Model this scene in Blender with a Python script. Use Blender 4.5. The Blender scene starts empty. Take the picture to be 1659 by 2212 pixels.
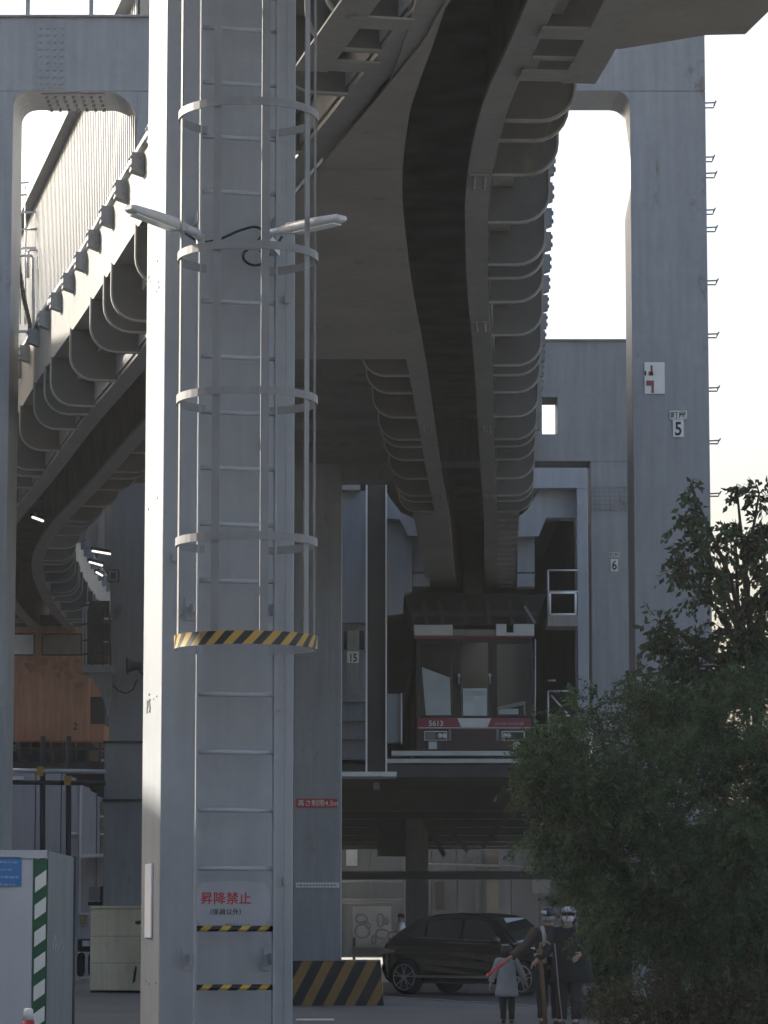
import bpy, bmesh, math, random
import numpy as np
from mathutils import Vector, Matrix, Quaternion

random.seed(7); np.random.seed(7)
S = bpy.context.scene
COL = S.collection
R = math.radians

# ------------------------------------------------------------------ camera
CAMH, FPX, PITCH = 1.57, 7000.0, math.atan(876 / 7000.0)
cam_d = bpy.data.cameras.new('camera'); cam = bpy.data.objects.new('camera', cam_d)
COL.objects.link(cam); S.camera = cam
cam.location = (0, 0, CAMH); cam.rotation_euler = (math.pi / 2 + PITCH, 0, 0)
cam_d.sensor_width = 36; cam_d.lens = FPX / 2212 * 36
cam_d.clip_start = 0.1; cam_d.clip_end = 5000

# ------------------------------------------------------------------ light
SUN_EL = R(27); SUN_AZ = math.atan2(-0.80, 0.60)          # from the left and slightly behind the structures
SUN = Vector((math.sin(SUN_AZ) * math.cos(SUN_EL), math.cos(SUN_AZ) * math.cos(SUN_EL), math.sin(SUN_EL)))
w = bpy.data.worlds.new('World'); S.world = w; w.use_nodes = True
nt = w.node_tree; bg = nt.nodes['Background']
sky = nt.nodes.new('ShaderNodeTexSky'); sky.sky_type = 'NISHITA'; sky.sun_disc = False
sky.sun_elevation = SUN_EL; sky.sun_rotation = SUN_AZ
sky.air_density = 1.0; sky.dust_density = 7.0; sky.ozone_density = 1.0
nt.links.new(sky.outputs[0], bg.inputs[0]); bg.inputs[1].default_value = 0.12
sl = bpy.data.lights.new('sun', 'SUN'); sl.energy = 4.4; sl.angle = R(0.5); sl.color = (1.0, 0.94, 0.83)
so = bpy.data.objects.new('sun', sl); COL.objects.link(so); so.rotation_euler = SUN.to_track_quat('Z', 'Y').to_euler()
so.location = (-30, 20, 40)
vs = S.view_settings; vs.view_transform = 'Standard'; vs.look = 'None'; vs.gamma = 1; vs.use_curve_mapping = False
vs.exposure = 1.48
S.cycles.max_bounces = 8; S.cycles.use_denoising = True

# ------------------------------------------------------------------ helpers
def ray(x, y):
    u = (x - 829.5) / FPX; v = (1106 - y) / FPX
    c, s = math.cos(PITCH), math.sin(PITCH)
    return Vector((u, c - v * s, v * c + s))
def at(x, y, Y):            # point seen at (x, y) standing Y metres in front
    r = ray(x, y); k = Y / r.y
    return Vector((r.x * k, Y, CAMH + r.z * k))
def onz(x, y, z):           # point seen at (x, y) lying at height z
    r = ray(x, y); k = (z - CAMH) / r.z
    return Vector((r.x * k, r.y * k, z))
def ax(x, Y): return at(x, 1106, Y).x
def az(y, Y): return at(829.5, y, Y).z

def tag(o, label=None, cat=None, group=None, kind=None):
    if label: o['label'] = label
    if cat: o['category'] = cat
    if group: o['group'] = group
    if kind: o['kind'] = kind
    return o
def thing(name, loc, label, cat, group=None):
    o = bpy.data.objects.new(name, None); COL.objects.link(o); o.location = loc
    o.empty_display_size = 0.2
    return tag(o, label, cat, group)
def link(o, parent=None):
    COL.objects.link(o)
    if parent is not None:
        o.parent = parent; o.matrix_parent_inverse = parent.matrix_basis.inverted()
    return o

class MB:
    def __init__(s): s.v = []; s.f = []; s.m = []; s.sm = []
    def add(s, vs_, fs_, mi=0, smooth=False):
        b = len(s.v); s.v += [tuple(p) for p in vs_]
        for f in fs_: s.f.append(tuple(b + i for i in f)); s.m.append(mi); s.sm.append(smooth)
        return s
    def box(s, x0, x1, y0, y1, z0, z1, mi=0, M=None):
        x0, x1 = min(x0, x1), max(x0, x1); y0, y1 = min(y0, y1), max(y0, y1); z0, z1 = min(z0, z1), max(z0, z1)
        P = [Vector(p) for p in ((x0, y0, z0), (x1, y0, z0), (x1, y1, z0), (x0, y1, z0), (x0, y0, z1), (x1, y0, z1), (x1, y1, z1), (x0, y1, z1))]
        if M is not None: P = [M @ p for p in P]
        return s.add(P, [(0, 3, 2, 1), (4, 5, 6, 7), (0, 1, 5, 4), (1, 2, 6, 5), (2, 3, 7, 6), (3, 0, 4, 7)], mi)
    def cbox(s, x0, x1, y0, y1, z0, z1, c=0.02, mi=0, M=None):
        """box with chamfered vertical edges"""
        x0, x1 = min(x0, x1), max(x0, x1); y0, y1 = min(y0, y1), max(y0, y1)
        pl = [(x0 + c, y0), (x1 - c, y0), (x1, y0 + c), (x1, y1 - c), (x1 - c, y1), (x0 + c, y1), (x0, y1 - c), (x0, y0 + c)]
        P = [Vector((x, y, z)) for z in (z0, z1) for x, y in pl]
        if M is not None: P = [M @ p for p in P]
        n = 8
        fs = [tuple(range(n - 1, -1, -1)), tuple(range(n, 2 * n))] + [(i, (i + 1) % n, n + (i + 1) % n, n + i) for i in range(n)]
        return s.add(P, fs, mi)
    def prism(s, poly, d, mi=0):
        """poly: list of Vectors (planar), d: extrusion Vector"""
        n = len(poly); P = [Vector(p) for p in poly] + [Vector(p) + Vector(d) for p in poly]
        fs = [tuple(range(n - 1, -1, -1)), tuple(range(n, 2 * n))] + [(i, (i + 1) % n, n + (i + 1) % n, n + i) for i in range(n)]
        return s.add(P, fs, mi)
    def bar(s, p, q, w, h=None, up=(0, 0, 1), mi=0):
        p, q = Vector(p), Vector(q); h = h or w
        d = (q - p).normalized(); u = Vector(up)
        if abs(d.dot(u)) > 0.98: u = Vector((0, 1, 0))
        a = d.cross(u).normalized() * (w / 2); b = a.cross(d).normalized() * (h / 2)
        P = [p - a - b, p + a - b, p + a + b, p - a + b, q - a - b, q + a - b, q + a + b, q - a + b]
        return s.add(P, [(0, 3, 2, 1), (4, 5, 6, 7), (0, 1, 5, 4), (1, 2, 6, 5), (2, 3, 7, 6), (3, 0, 4, 7)], mi)
    def tube(s, pts, r, n=8, mi=0, cap=True, flat=None):
        pts = [Vector(p) for p in pts]; k = len(pts)
        rs = list(r) if hasattr(r, '__len__') else [r] * k
        base = len(s.v); ref = None; vs_ = []
        for i, p in enumerate(pts):
            t = (pts[min(i + 1, k - 1)] - pts[max(i - 1, 0)])
            t = t.normalized() if t.length > 1e-9 else Vector((0, 0, 1))
            if ref is None:
                ref = Vector((1, 0, 0)) if abs(t.x) < 0.9 else Vector((0, 1, 0))
            a = (ref - t * ref.dot(t)).normalized(); b = t.cross(a); ref = a
            rr = rs[i]; ra, rb = (rr if isinstance(rr, tuple) else (rr, rr))
            for j in range(n):
                c = 2 * math.pi * j / n
                vs_.append(p + a * (ra * math.cos(c)) + b * (rb * math.sin(c)))
        fs = []
        for i in range(k - 1):
            for j in range(n):
                fs.append((i * n + j, i * n + (j + 1) % n, (i + 1) * n + (j + 1) % n, (i + 1) * n + j))
        s.add(vs_, fs, mi, True)
        if cap:
            b0 = base
            s.f.append(tuple(b0 + j for j in range(n - 1, -1, -1))); s.m.append(mi); s.sm.append(False)
            s.f.append(tuple(b0 + (k - 1) * n + j for j in range(n))); s.m.append(mi); s.sm.append(False)
        return s
    def rings(s, rings_, mi=0, cap=True, smooth=True):
        n = len(rings_[0]); vs_ = [p for r in rings_ for p in r]; fs = []
        for i in range(len(rings_) - 1):
            for j in range(n):
                fs.append((i * n + j, i * n + (j + 1) % n, (i + 1) * n + (j + 1) % n, (i + 1) * n + j))
        b = len(s.v); s.add(vs_, fs, mi, smooth)
        if cap:
            s.f.append(tuple(b + j for j in range(n - 1, -1, -1))); s.m.append(mi); s.sm.append(False)
            s.f.append(tuple(b + (len(rings_) - 1) * n + j for j in range(n))); s.m.append(mi); s.sm.append(False)
        return s
    def ball(s, c, rx, ry=None, rz=None, nu=12, nv=8, mi=0, M=None):
        ry = ry or rx; rz = rz or rx; c = Vector(c); vs_ = []; fs = []
        for i in range(nv + 1):
            th = math.pi * i / nv
            for j in range(nu):
                ph = 2 * math.pi * j / nu
                p = Vector((rx * math.sin(th) * math.cos(ph), ry * math.sin(th) * math.sin(ph), rz * math.cos(th)))
                vs_.append(c + (M @ p if M is not None else p))
        for i in range(nv):
            for j in range(nu):
                fs.append((i * nu + j, (i + 1) * nu + j, (i + 1) * nu + (j + 1) % nu, i * nu + (j + 1) % nu))
        return s.add(vs_, fs, mi, True)
    def mesh(s, name, mats):
        me = bpy.data.meshes.new(name); me.from_pydata(s.v, [], s.f)
        if not isinstance(mats, (list, tuple)): mats = [mats]
        for m in mats: me.materials.append(m)
        me.polygons.foreach_set('material_index', s.m)
        me.polygons.foreach_set('use_smooth', s.sm)
        me.update(); return me
    def build(s, name, mats, parent=None, bevel=0, label=None, cat=None, group=None, kind=None):
        me = s.mesh(name, mats)
        bm = bmesh.new(); bm.from_mesh(me); bmesh.ops.recalc_face_normals(bm, faces=bm.faces)
        bm.to_mesh(me); bm.free()
        o = bpy.data.objects.new(name, me); link(o, parent)
        if bevel:
            b = o.modifiers.new('bevel', 'BEVEL'); b.width = bevel; b.segments = 2; b.limit_method = 'ANGLE'; b.angle_limit = R(40)
        return tag(o, label, cat, group, kind)
def inst(me, name, loc, rotz=0, parent=None, rot=None, scale=None):
    o = bpy.data.objects.new(name, me); o.location = loc
    o.rotation_euler = rot if rot is not None else (0, 0, rotz)
    if scale: o.scale = scale
    return link(o, parent)
def fixmesh(mb, name, mats):
    me = mb.mesh(name, mats); bm = bmesh.new(); bm.from_mesh(me)
    bmesh.ops.recalc_face_normals(bm, faces=bm.faces); bm.to_mesh(me); bm.free(); return me

# ------------------------------------------------------------------ materials
def mat(name, rgb, rough=0.55, metal=0.0, var=0.10, vs_=1.2, streak=0.0, grime=None, spec=0.5, bump=0.0, bscale=60, fine=0.0, rust=0.0, emit=None, coat=0.0, specks=0.0):
    m = bpy.data.materials.new(name); m.use_nodes = True; t = m.node_tree; N = t.nodes; L = t.links
    b = N['Principled BSDF']
    b.inputs['Roughness'].default_value = rough; b.inputs['Metallic'].default_value = metal
    b.inputs['Specular IOR Level'].default_value = spec
    if coat: b.inputs['Coat Weight'].default_value = coat; b.inputs['Coat Roughness'].default_value = 0.05
    geo = N.new('ShaderNodeNewGeometry')
    col = N.new('ShaderNodeRGB'); col.outputs[0].default_value = (*rgb, 1); last = col.outputs[0]
    def mixmul(fac_out, lo, hi, colr=None):
        nonlocal last
        rmp = N.new('ShaderNodeMapRange'); rmp.inputs[1].default_value = 0.3; rmp.inputs[2].default_value = 0.7
        rmp.inputs[3].default_value = lo; rmp.inputs[4].default_value = hi; L.new(fac_out, rmp.inputs[0])
        mx = N.new('ShaderNodeMix'); mx.data_type = 'RGBA'; mx.blend_type = 'MULTIPLY'; mx.inputs[0].default_value = 1
        L.new(last, mx.inputs[6]); L.new(rmp.outputs[0], mx.inputs[7]); last = mx.outputs[2]
    def noise(scale, detail=5, stretch=None, rough_=0.6):
        n = N.new('ShaderNodeTexNoise'); n.inputs['Scale'].default_value = scale; n.inputs['Detail'].default_value = detail
        n.inputs['Roughness'].default_value = rough_
        if stretch:
            mp = N.new('ShaderNodeMapping'); mp.inputs['Scale'].default_value = stretch
            L.new(geo.outputs['Position'], mp.inputs['Vector']); L.new(mp.outputs[0], n.inputs['Vector'])
        else: L.new(geo.outputs['Position'], n.inputs['Vector'])
        return n.outputs['Fac']
    if var: mixmul(noise(vs_), 1 - var, 1 + var)
    if fine: mixmul(noise(vs_ * 14, 3), 1 - fine, 1 + fine)
    if streak: mixmul(noise(3.0, 4, (3, 3, 0.22)), 1 - streak, 1 + streak * 0.5)
    if rust or grime:
        n = noise(2.3, 8, (1, 1, 0.5), 0.75); rp = N.new('ShaderNodeMapRange')
        th = 0.66 - 0.12 * (rust or 0.5); rp.inputs[1].default_value = th; rp.inputs[2].default_value = th + 0.08
        L.new(n, rp.inputs[0]); mx = N.new('ShaderNodeMix'); mx.data_type = 'RGBA'
        L.new(rp.outputs[0], mx.inputs[0]); L.new(last, mx.inputs[6]); mx.inputs[7].default_value = (*(grime or (0.10, 0.055, 0.03)), 1); last = mx.outputs[2]
    if specks:                                # chips and small rust runs
        n = noise(9.0, 6, (1, 1, 0.35), 0.7); rp = N.new('ShaderNodeMapRange'); rp.inputs[1].default_value = 0.70; rp.inputs[2].default_value = 0.74; rp.inputs[4].default_value = specks
        L.new(n, rp.inputs[0]); mx = N.new('ShaderNodeMix'); mx.data_type = 'RGBA'
        L.new(rp.outputs[0], mx.inputs[0]); L.new(last, mx.inputs[6]); mx.inputs[7].default_value = (0.10, 0.07, 0.05, 1); last = mx.outputs[2]
    L.new(last, b.inputs['Base Color'])
    if rough > 0.2:
        rr = N.new('ShaderNodeMapRange'); rr.inputs[3].default_value = max(0, rough - 0.1); rr.inputs[4].default_value = rough + 0.1
        L.new(noise(4.0, 4), rr.inputs[0]); L.new(rr.outputs[0], b.inputs['Roughness'])
    if bump:
        bn = N.new('ShaderNodeBump'); bn.inputs['Strength'].default_value = bump; bn.inputs['Distance'].default_value = 0.01
        L.new(noise(bscale, 4), bn.inputs['Height']); L.new(bn.outputs[0], b.inputs['Normal'])
    if emit:
        b.inputs['Emission Color'].default_value = (*emit[0], 1); b.inputs['Emission Strength'].default_value = emit[1]
    return m
def stripe_mat(name, c1, c2, vec, freq, duty=0.5):
    m = mat(name, c1, 0.5, var=0.15, vs_=3); t = m.node_tree; N = t.nodes; L = t.links; b = N['Principled BSDF']
    src = b.inputs['Base Color'].links[0].from_socket
    geo = N.new('ShaderNodeNewGeometry'); dp = N.new('ShaderNodeVectorMath'); dp.operation = 'DOT_PRODUCT'; dp.inputs[1].default_value = vec
    L.new(geo.outputs['Position'], dp.inputs[0])
    mu = N.new('ShaderNodeMath'); mu.operation = 'MULTIPLY'; mu.inputs[1].default_value = freq; L.new(dp.outputs['Value'], mu.inputs[0])
    fr = N.new('ShaderNodeMath'); fr.operation = 'FRACT'; L.new(mu.outputs[0], fr.inputs[0])
    gt = N.new('ShaderNodeMath'); gt.operation = 'GREATER_THAN'; gt.inputs[1].default_value = duty; L.new(fr.outputs[0], gt.inputs[0])
    mx = N.new('ShaderNodeMix'); mx.data_type = 'RGBA'; L.new(gt.outputs[0], mx.inputs[0]); L.new(src, mx.inputs[6]); mx.inputs[7].default_value = (*c2, 1)
    L.new(mx.outputs[2], b.inputs['Base Color']); return m

STEEL = mat('grey_paint', (0.278, 0.293, 0.308), 0.5, var=0.09, vs_=0.9, streak=0.10, fine=0.04, bump=0.06, bscale=25, specks=0.5)
STEEL_F = mat('grey_paint_far', (0.258, 0.272, 0.287), 0.5, var=0.10, vs_=0.6, streak=0.14, fine=0.04, specks=0.4, grime=(0.17, 0.16, 0.145))
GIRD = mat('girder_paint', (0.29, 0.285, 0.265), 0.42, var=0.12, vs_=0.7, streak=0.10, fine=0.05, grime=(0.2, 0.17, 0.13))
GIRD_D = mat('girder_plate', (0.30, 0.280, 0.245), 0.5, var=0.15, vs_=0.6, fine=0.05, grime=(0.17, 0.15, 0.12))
RIB_SHADE = mat('rib_shade_paint', (0.095, 0.092, 0.086), 0.5, var=0.15, vs_=0.6, fine=0.05, grime=(0.14, 0.12, 0.10))  # darker than the girder paint: the shade on the rib plates put into colour
RUNGM = mat('rung_paint', (0.34, 0.355, 0.37), 0.4, var=0.1, vs_=5)
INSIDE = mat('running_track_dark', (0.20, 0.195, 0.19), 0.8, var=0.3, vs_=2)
BLUEST = mat('blue_grey_paint', (0.27, 0.30, 0.335), 0.5, var=0.10, vs_=0.6, streak=0.12, grime=(0.2, 0.2, 0.2))
GALV = mat('galvanised_steel', (0.45, 0.47, 0.49), 0.4, metal=0.4, var=0.10, vs_=5)
WHITEP = mat('white_paint', (0.75, 0.75, 0.73), 0.4, var=0.05, vs_=3, streak=0.05)
PLATEW = mat('white_plate', (0.66, 0.66, 0.63), 0.5, var=0.06, vs_=4)
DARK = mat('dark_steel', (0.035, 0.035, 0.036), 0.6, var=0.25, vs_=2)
BLACK = mat('black_paint', (0.012, 0.012, 0.013), 0.5, var=0.1)
RUBBER = mat('black_rubber', (0.015, 0.015, 0.015), 0.8, var=0.2)
CLAD = mat('silver_cladding', (0.225, 0.24, 0.255), 0.45, metal=0.15, var=0.08, vs_=0.5, streak=0.14)
CONC = mat('concrete', (0.26, 0.25, 0.235), 0.85, var=0.15, vs_=0.9, streak=0.12, fine=0.08, bump=0.2, bscale=40)
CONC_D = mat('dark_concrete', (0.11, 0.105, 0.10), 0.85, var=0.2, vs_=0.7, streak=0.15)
ASPH = mat('asphalt', (0.040, 0.040, 0.042), 0.85, var=0.18, vs_=0.4, fine=0.2, bump=0.4, bscale=90)
PAVE = mat('pavement_surface', (0.115, 0.12, 0.12), 0.85, var=0.15, vs_=0.5, fine=0.12, bump=0.3, bscale=80)
YEL = mat('warning_yellow', (0.42, 0.26, 0.05), 0.55, var=0.15, vs_=5, grime=(0.15, 0.12, 0.08))
RED = mat('red_print', (0.42, 0.025, 0.03), 0.5, var=0.1)
ORANGE = mat('orange_paint', (0.54, 0.245, 0.13), 0.55, var=0.14, vs_=1.3, streak=0.25, rust=0.15, grime=(0.16, 0.07, 0.035))
BEIGE = mat('beige_paint', (0.80, 0.72, 0.52), 0.6, var=0.10, vs_=1.5, streak=0.12, fine=0.04, grime=(0.2, 0.17, 0.11))
GLASS = mat('dark_glass', (0.012, 0.014, 0.015), 0.08, var=0, spec=0.8)
PINK = mat('pink_band', (0.26, 0.035, 0.075), 0.35, var=0.06)
MAROON = mat('maroon_skirt', (0.035, 0.018, 0.024), 0.35, var=0.1)
LAMPW = mat('lamp_lens', (0.75, 0.77, 0.75), 0.15, var=0.04)
GREENP = mat('green_print', (0.012, 0.085, 0.04), 0.5, var=0.1)
BLUEP = mat('blue_print', (0.045, 0.17, 0.42), 0.5, var=0.08)
FENCE = mat('fence_sheet', (0.42, 0.445, 0.47), 0.45, var=0.06, vs_=1.5, streak=0.06)
FENCE_D = mat('fence_sheet_grey', (0.17, 0.185, 0.19), 0.5, var=0.10, vs_=2, streak=0.15)
WALLW = mat('pale_wall', (0.45, 0.46, 0.48), 0.7, var=0.06, vs_=0.8, streak=0.10)
WALLG = mat('grey_wall', (0.065, 0.068, 0.066), 0.8, var=0.15, vs_=0.5, streak=0.15)
GLOW = mat('fluorescent_glow', (0.9, 0.88, 0.8), 0.5, var=0, emit=((1.0, 0.93, 0.80), 0.6))
LEDW = mat('lamp_white', (0.50, 0.51, 0.51), 0.3, var=0.05, vs_=6)

# ------------------------------------------------------------------ writing
def lettering(body, size, material, parent, origin, u, n, name='lettering', bold=0.0, align='LEFT', depth=0.002, sx=1.0):
    cu = bpy.data.curves.new(name, 'FONT'); cu.body = body; cu.size = size; cu.extrude = depth; cu.offset = bold; cu.align_x = align; cu.resolution_u = 3
    o = bpy.data.objects.new('tmp_text', cu); COL.objects.link(o)
    dg = bpy.context.evaluated_depsgraph_get()
    me = bpy.data.meshes.new_from_object(o.evaluated_get(dg)); bpy.data.objects.remove(o); bpy.data.curves.remove(cu)
    u = Vector(u).normalized(); n = Vector(n).normalized(); up = n.cross(u)
    M = Matrix((( u.x * sx, up.x, n.x, origin[0]), (u.y * sx, up.y, n.y, origin[1]), (u.z * sx, up.z, n.z, origin[2]), (0, 0, 0, 1)))
    me.transform(M); me.materials.clear(); me.materials.append(material); me.name = name
    return link(bpy.data.objects.new(name, me), parent)
FR = Vector((0, -1, 0)); RX = Vector((1, 0, 0))
# ================================================================== SETTING
g = MB(); g.add([(-900, -300, 0), (900, -300, 0), (900, 1500, 0), (-900, 1500, 0)], [(0, 1, 2, 3)])
g.build('ground', mat('yard_ground', (0.24, 0.235, 0.22), 0.9, var=0.2, vs_=0.15, fine=0.15), kind='structure')
# road behind the pavement, kerb line measured on the ground
K0, K1 = Vector((-7.0, 77.0, 0)), Vector((8.5, 39.8, 0))
kd = (K1 - K0).normalized(); kn = Vector((kd.y, -kd.x, 0)); kn = kn if kn.y < 0 else -kn      # towards the camera
g = MB(); g.add([K0 - kn * 0.0 + Vector((0, 0, .004)), K1 + Vector((0, 0, .004)), K1 - kn * 26 + Vector((0, 0, .004)), K0 - kn * 26 + Vector((0, 0, .004))], [(0, 1, 2, 3)])
g.build('road', ASPH, kind='structure')
pv = MB(); PZ = 0.12
P = [K0 + kn * 0.16, K1 + kn * 0.16, Vector((12, -12, 0)), Vector((-9, -12, 0)), Vector((-9, 70, 0))]
pv.prism([p + Vector((0, 0, -0.05)) for p in P], (0, 0, PZ + 0.05)); pave = pv.build('pavement', PAVE, kind='structure')
kl = (K1 - K0).length; n = int(kl / 1.0)
km = MB().cbox(-0.485, 0.485, 0.0, 0.15, -0.05, PZ + 0.015, 0.015)
kme = fixmesh(km, 'kerb_stone', CONC); ang = math.atan2(kd.y, kd.x)
for i in range(n):
    c = K0 + kd * (i + 0.5) * (kl / n)
    inst(kme, 'kerb_stone', (c.x, c.y, random.uniform(-.004, .004)), ang + (0 if kn.dot(Vector((-math.sin(ang), math.cos(ang), 0))) > 0 else math.pi), pave)
g = MB(); a = onz(640, 2203, PZ); b = onz(722, 2203, PZ)
g.box(a.x, b.x, a.y - 0.35, a.y + 0.35, PZ + 0.003, PZ + 0.007)
g.build('painted_road_mark', mat('worn_white_line', (0.55, 0.55, 0.53), 0.7, var=0.2, vs_=6), kind='structure')

# ================================================================== GIRDERS
GZ = 8.60                                     # underside of the running girders
mpts = [(1053, 0), (994, 138), (970, 204), (954, 273), (941, 345), (935, 436), (938, 509), (947, 618), (960, 727), (980, 877), (997, 1022), (1007, 1131), (1018, 1240), (1023, 1290)]
MP = [onz(x, y, GZ) for x, y in mpts]
lpts = [(0.72, 25.0), (-0.1, 29), (-1.0, 33), (-1.85, 37), (-2.72, 41.3), (-3.68, 46), (-5.1, 52.3), (-6.4, 58), (-7.2, 63), (-7.95, 70), (-8.15, 77), (-8.2, 84)]
def curve(pts, y0, y1, step=0.5, deg=5):
    xs = np.array([p[0] for p in pts]); ys = np.array([p[1] for p in pts]); n = len(xs)
    for _ in range(2):                         # light smoothing of the measured points
        s_ = xs.copy(); s_[1:-1] = 0.25 * xs[:-2] + 0.5 * xs[1:-1] + 0.25 * xs[2:]
        xs = 0.5 * xs + 0.5 * s_
    h_ = np.diff(ys); A = np.zeros((n, n)); rhs = np.zeros(n); A[0, 0] = A[-1, -1] = 1      # natural cubic spline
    for i in range(1, n - 1):
        A[i, i - 1] = h_[i - 1]; A[i, i] = 2 * (h_[i - 1] + h_[i]); A[i, i + 1] = h_[i]
        rhs[i] = 6 * ((xs[i + 1] - xs[i]) / h_[i] - (xs[i] - xs[i - 1]) / h_[i - 1])
    m_ = np.linalg.solve(A, rhs); lo, hi = ys[0], ys[-1]
    def ev(Y):
        i = int(min(max(np.searchsorted(ys, Y) - 1, 0), n - 2)); a_ = ys[i + 1] - Y; b_ = Y - ys[i]; hh = h_[i]
        x = m_[i] * a_ ** 3 / (6 * hh) + m_[i + 1] * b_ ** 3 / (6 * hh) + (xs[i] / hh - m_[i] * hh / 6) * a_ + (xs[i + 1] / hh - m_[i + 1] * hh / 6) * b_
        d = -m_[i] * a_ ** 2 / (2 * hh) + m_[i + 1] * b_ ** 2 / (2 * hh) - (xs[i] / hh - m_[i] * hh / 6) + (xs[i + 1] / hh - m_[i + 1] * hh / 6)
        return float(x), float(d)
    def f(Y):
        c = min(max(Y, lo), hi); x, d = ev(c); return x + d * (Y - c), d
    return f
fm = curve([(p.x, p.y) for p in MP], 10, 73)
fl = curve(lpts, 25, 84)
def frame_at(f, Y):
    x, s_ = f(Y); t = Vector((s_, 1, 0)).normalized(); r = Vector((t.y, -t.x, 0))
    return Vector((x, Y, 0)), t, r
def sweep(mb, f, y0, y1, prof, z=GZ, step=0.8, mi=0):
    n = max(2, int((y1 - y0) / step)); rings_ = []
    for i in range(n + 1):
        c, t, r = frame_at(f, y0 + (y1 - y0) * i / n)
        rings_.append([c + r * px + Vector((0, 0, z + pz)) for px, pz in prof])
    return mb.rings(rings_, mi, True, False)
def rect(x0, x1, z0, z1): return [(x0, z0), (x1, z0), (x1, z1), (x0, z1)]
arc = [(0.86 + 0.30 * math.sin(R(a)), 0.30 - 0.30 * math.cos(R(a))) for a in range(0, 91, 15)]
def rib_mesh(sgn, name):
    mb = MB(); t = 0.015
    outer = [(0.545, 0.0)] + arc + [(1.16, 0.655)]
    inner = [(0.805, 0.655), (0.805, 0.37), (0.575, 0.37)]
    poly = outer + inner
    mb.prism([Vector((sgn * x, -t, z)) for x, z in poly], (0, 2 * t, 0))
    w_ = 0.035                                # flange band along the outer edge
    o2 = [(0.545, -0.022)] + [(0.86 + 0.322 * math.sin(R(a)), 0.30 - 0.322 * math.cos(R(a))) for a in range(0, 91, 15)] + [(1.182, 0.68)]
    ring = outer + o2[::-1]
    k = len(outer)
    for i in range(k - 1):
        q = [outer[i], outer[i + 1], o2[i + 1], o2[i]]
        mb.prism([Vector((sgn * x, -w_, z)) for x, z in q], (0, 2 * w_, 0), 1)
    # little stiffener in the corner
    mb.prism([Vector((sgn * x, 0.015, z)) for x, z in ((1.02, 0.1), (1.04, 0.12), (0.88, 0.30), (0.86, 0.28))], (0, 0.25, 0))
    return fixmesh(mb, name, [RIB_SHADE, GIRD])
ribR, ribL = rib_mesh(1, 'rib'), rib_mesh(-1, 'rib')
def bracket_mesh(sgn):
    mb = MB(); mb.box(sgn * 1.145, sgn * 1.29, -0.085, 0.085, 1.20, 1.40)
    mb.prism([Vector((sgn * 1.145, -0.085, 1.20)), Vector((sgn * 1.29, -0.085, 1.20)), Vector((sgn * 1.145, -0.085, 1.15))], (0, 0.17, 0))
    for by in (-0.05, 0.05):
        for bz in (1.25, 1.35):
            mb.tube([(sgn * (1.19 + (0.05 + by)), -0.085, bz), (sgn * (1.19 + (0.05 + by)), -0.105, bz)], 0.015, 6)
            mb.tube([(sgn * 1.29, by, bz), (sgn * 1.31, by, bz)], 0.015, 6)
    return fixmesh(mb, 'bracket', STEEL_F)
brR, brL = bracket_mesh(1), bracket_mesh(-1)
def girder(name, f, y0, y1, z, label, skipL=lambda Y: False, skipR=lambda Y: False, spacing=2.15, yr=None):
    c0 = frame_at(f, y0)[0]
    T = thing(name, (c0.x, c0.y, z), label, 'girder')
    for s_ in (-1, 1):
        ya = y0 if s_ < 0 or yr is None else yr
        sweep(MB(), f, ya, y1, [(s_ * x, zz) for x, zz in rect(0.31, 0.545, 0, 0.05)], z).build('lower_flange', GIRD, T)
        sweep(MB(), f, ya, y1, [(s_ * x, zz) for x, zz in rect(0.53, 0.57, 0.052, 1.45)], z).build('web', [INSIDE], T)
        sweep(MB(), f, ya, y1, [(s_ * x, zz) for x, zz in [(0.572, 0.36), (0.80, 0.36), (0.80, 0.66), (1.14, 0.66), (1.14, 1.45), (0.572, 1.45)]], z).build('side_box', GIRD, T)
        sweep(MB(), f, ya, y1, [(s_ * x, zz) for x, zz in rect(1.10, 1.20, 1.455, 1.51)], z).build('top_edge', STEEL_F, T)
        # a flat outer strip closes the ribs near the station end
        if not (s_ < 0 and yr is None) and not (s_ > 0 and yr is not None):
            sweep(MB(), f, y0, 26.6, [(s_ * x, zz) for x, zz in rect(0.88, 1.17, -0.045, -0.024)], z).build('outer_strip', GIRD, T)
            for k in range(16):                # cross plates leave a row of dark hand holes
                Yk = 26.4 - 1.3 * k
                if Yk < y0 + .3: break
                c, t, r = frame_at(f, Yk); mb = MB(); P = [c + r * (s_ * xx) + t * yy + Vector((0, 0, z - 0.044)) for xx, yy in ((0.50, -.16), (0.89, -.16), (0.89, .16), (0.50, .16))]
                mb.prism(P, (0, 0, 0.018)); mb.build('cross_plate', GIRD, T)
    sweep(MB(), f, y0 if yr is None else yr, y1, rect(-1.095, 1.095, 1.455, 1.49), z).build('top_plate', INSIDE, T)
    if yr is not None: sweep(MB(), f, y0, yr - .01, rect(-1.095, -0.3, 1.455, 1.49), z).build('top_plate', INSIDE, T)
    Y = y0 + 0.6; i = 0
    while Y < y1 - 0.3:
        for k, off in enumerate((0, 0.75)):
            if k == 1 and i % 3 != 1: continue
            c, t, r = frame_at(f, Y + off); a = math.atan2(-t.x, t.y)
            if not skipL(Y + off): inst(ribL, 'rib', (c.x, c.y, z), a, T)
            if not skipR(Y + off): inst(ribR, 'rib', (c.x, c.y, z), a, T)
        Y += spacing; i += 1
    Y = y0 + 0.9
    while Y < y1 - 0.3:
        c, t, r = frame_at(f, Y); a = math.atan2(-t.x, t.y)
        if not skipL(Y): inst(brL, 'bracket', (c.x, c.y, z), a, T)
        if not skipR(Y): inst(brR, 'bracket', (c.x, c.y, z), a, T)
        Y += 1.36
    return T
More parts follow.
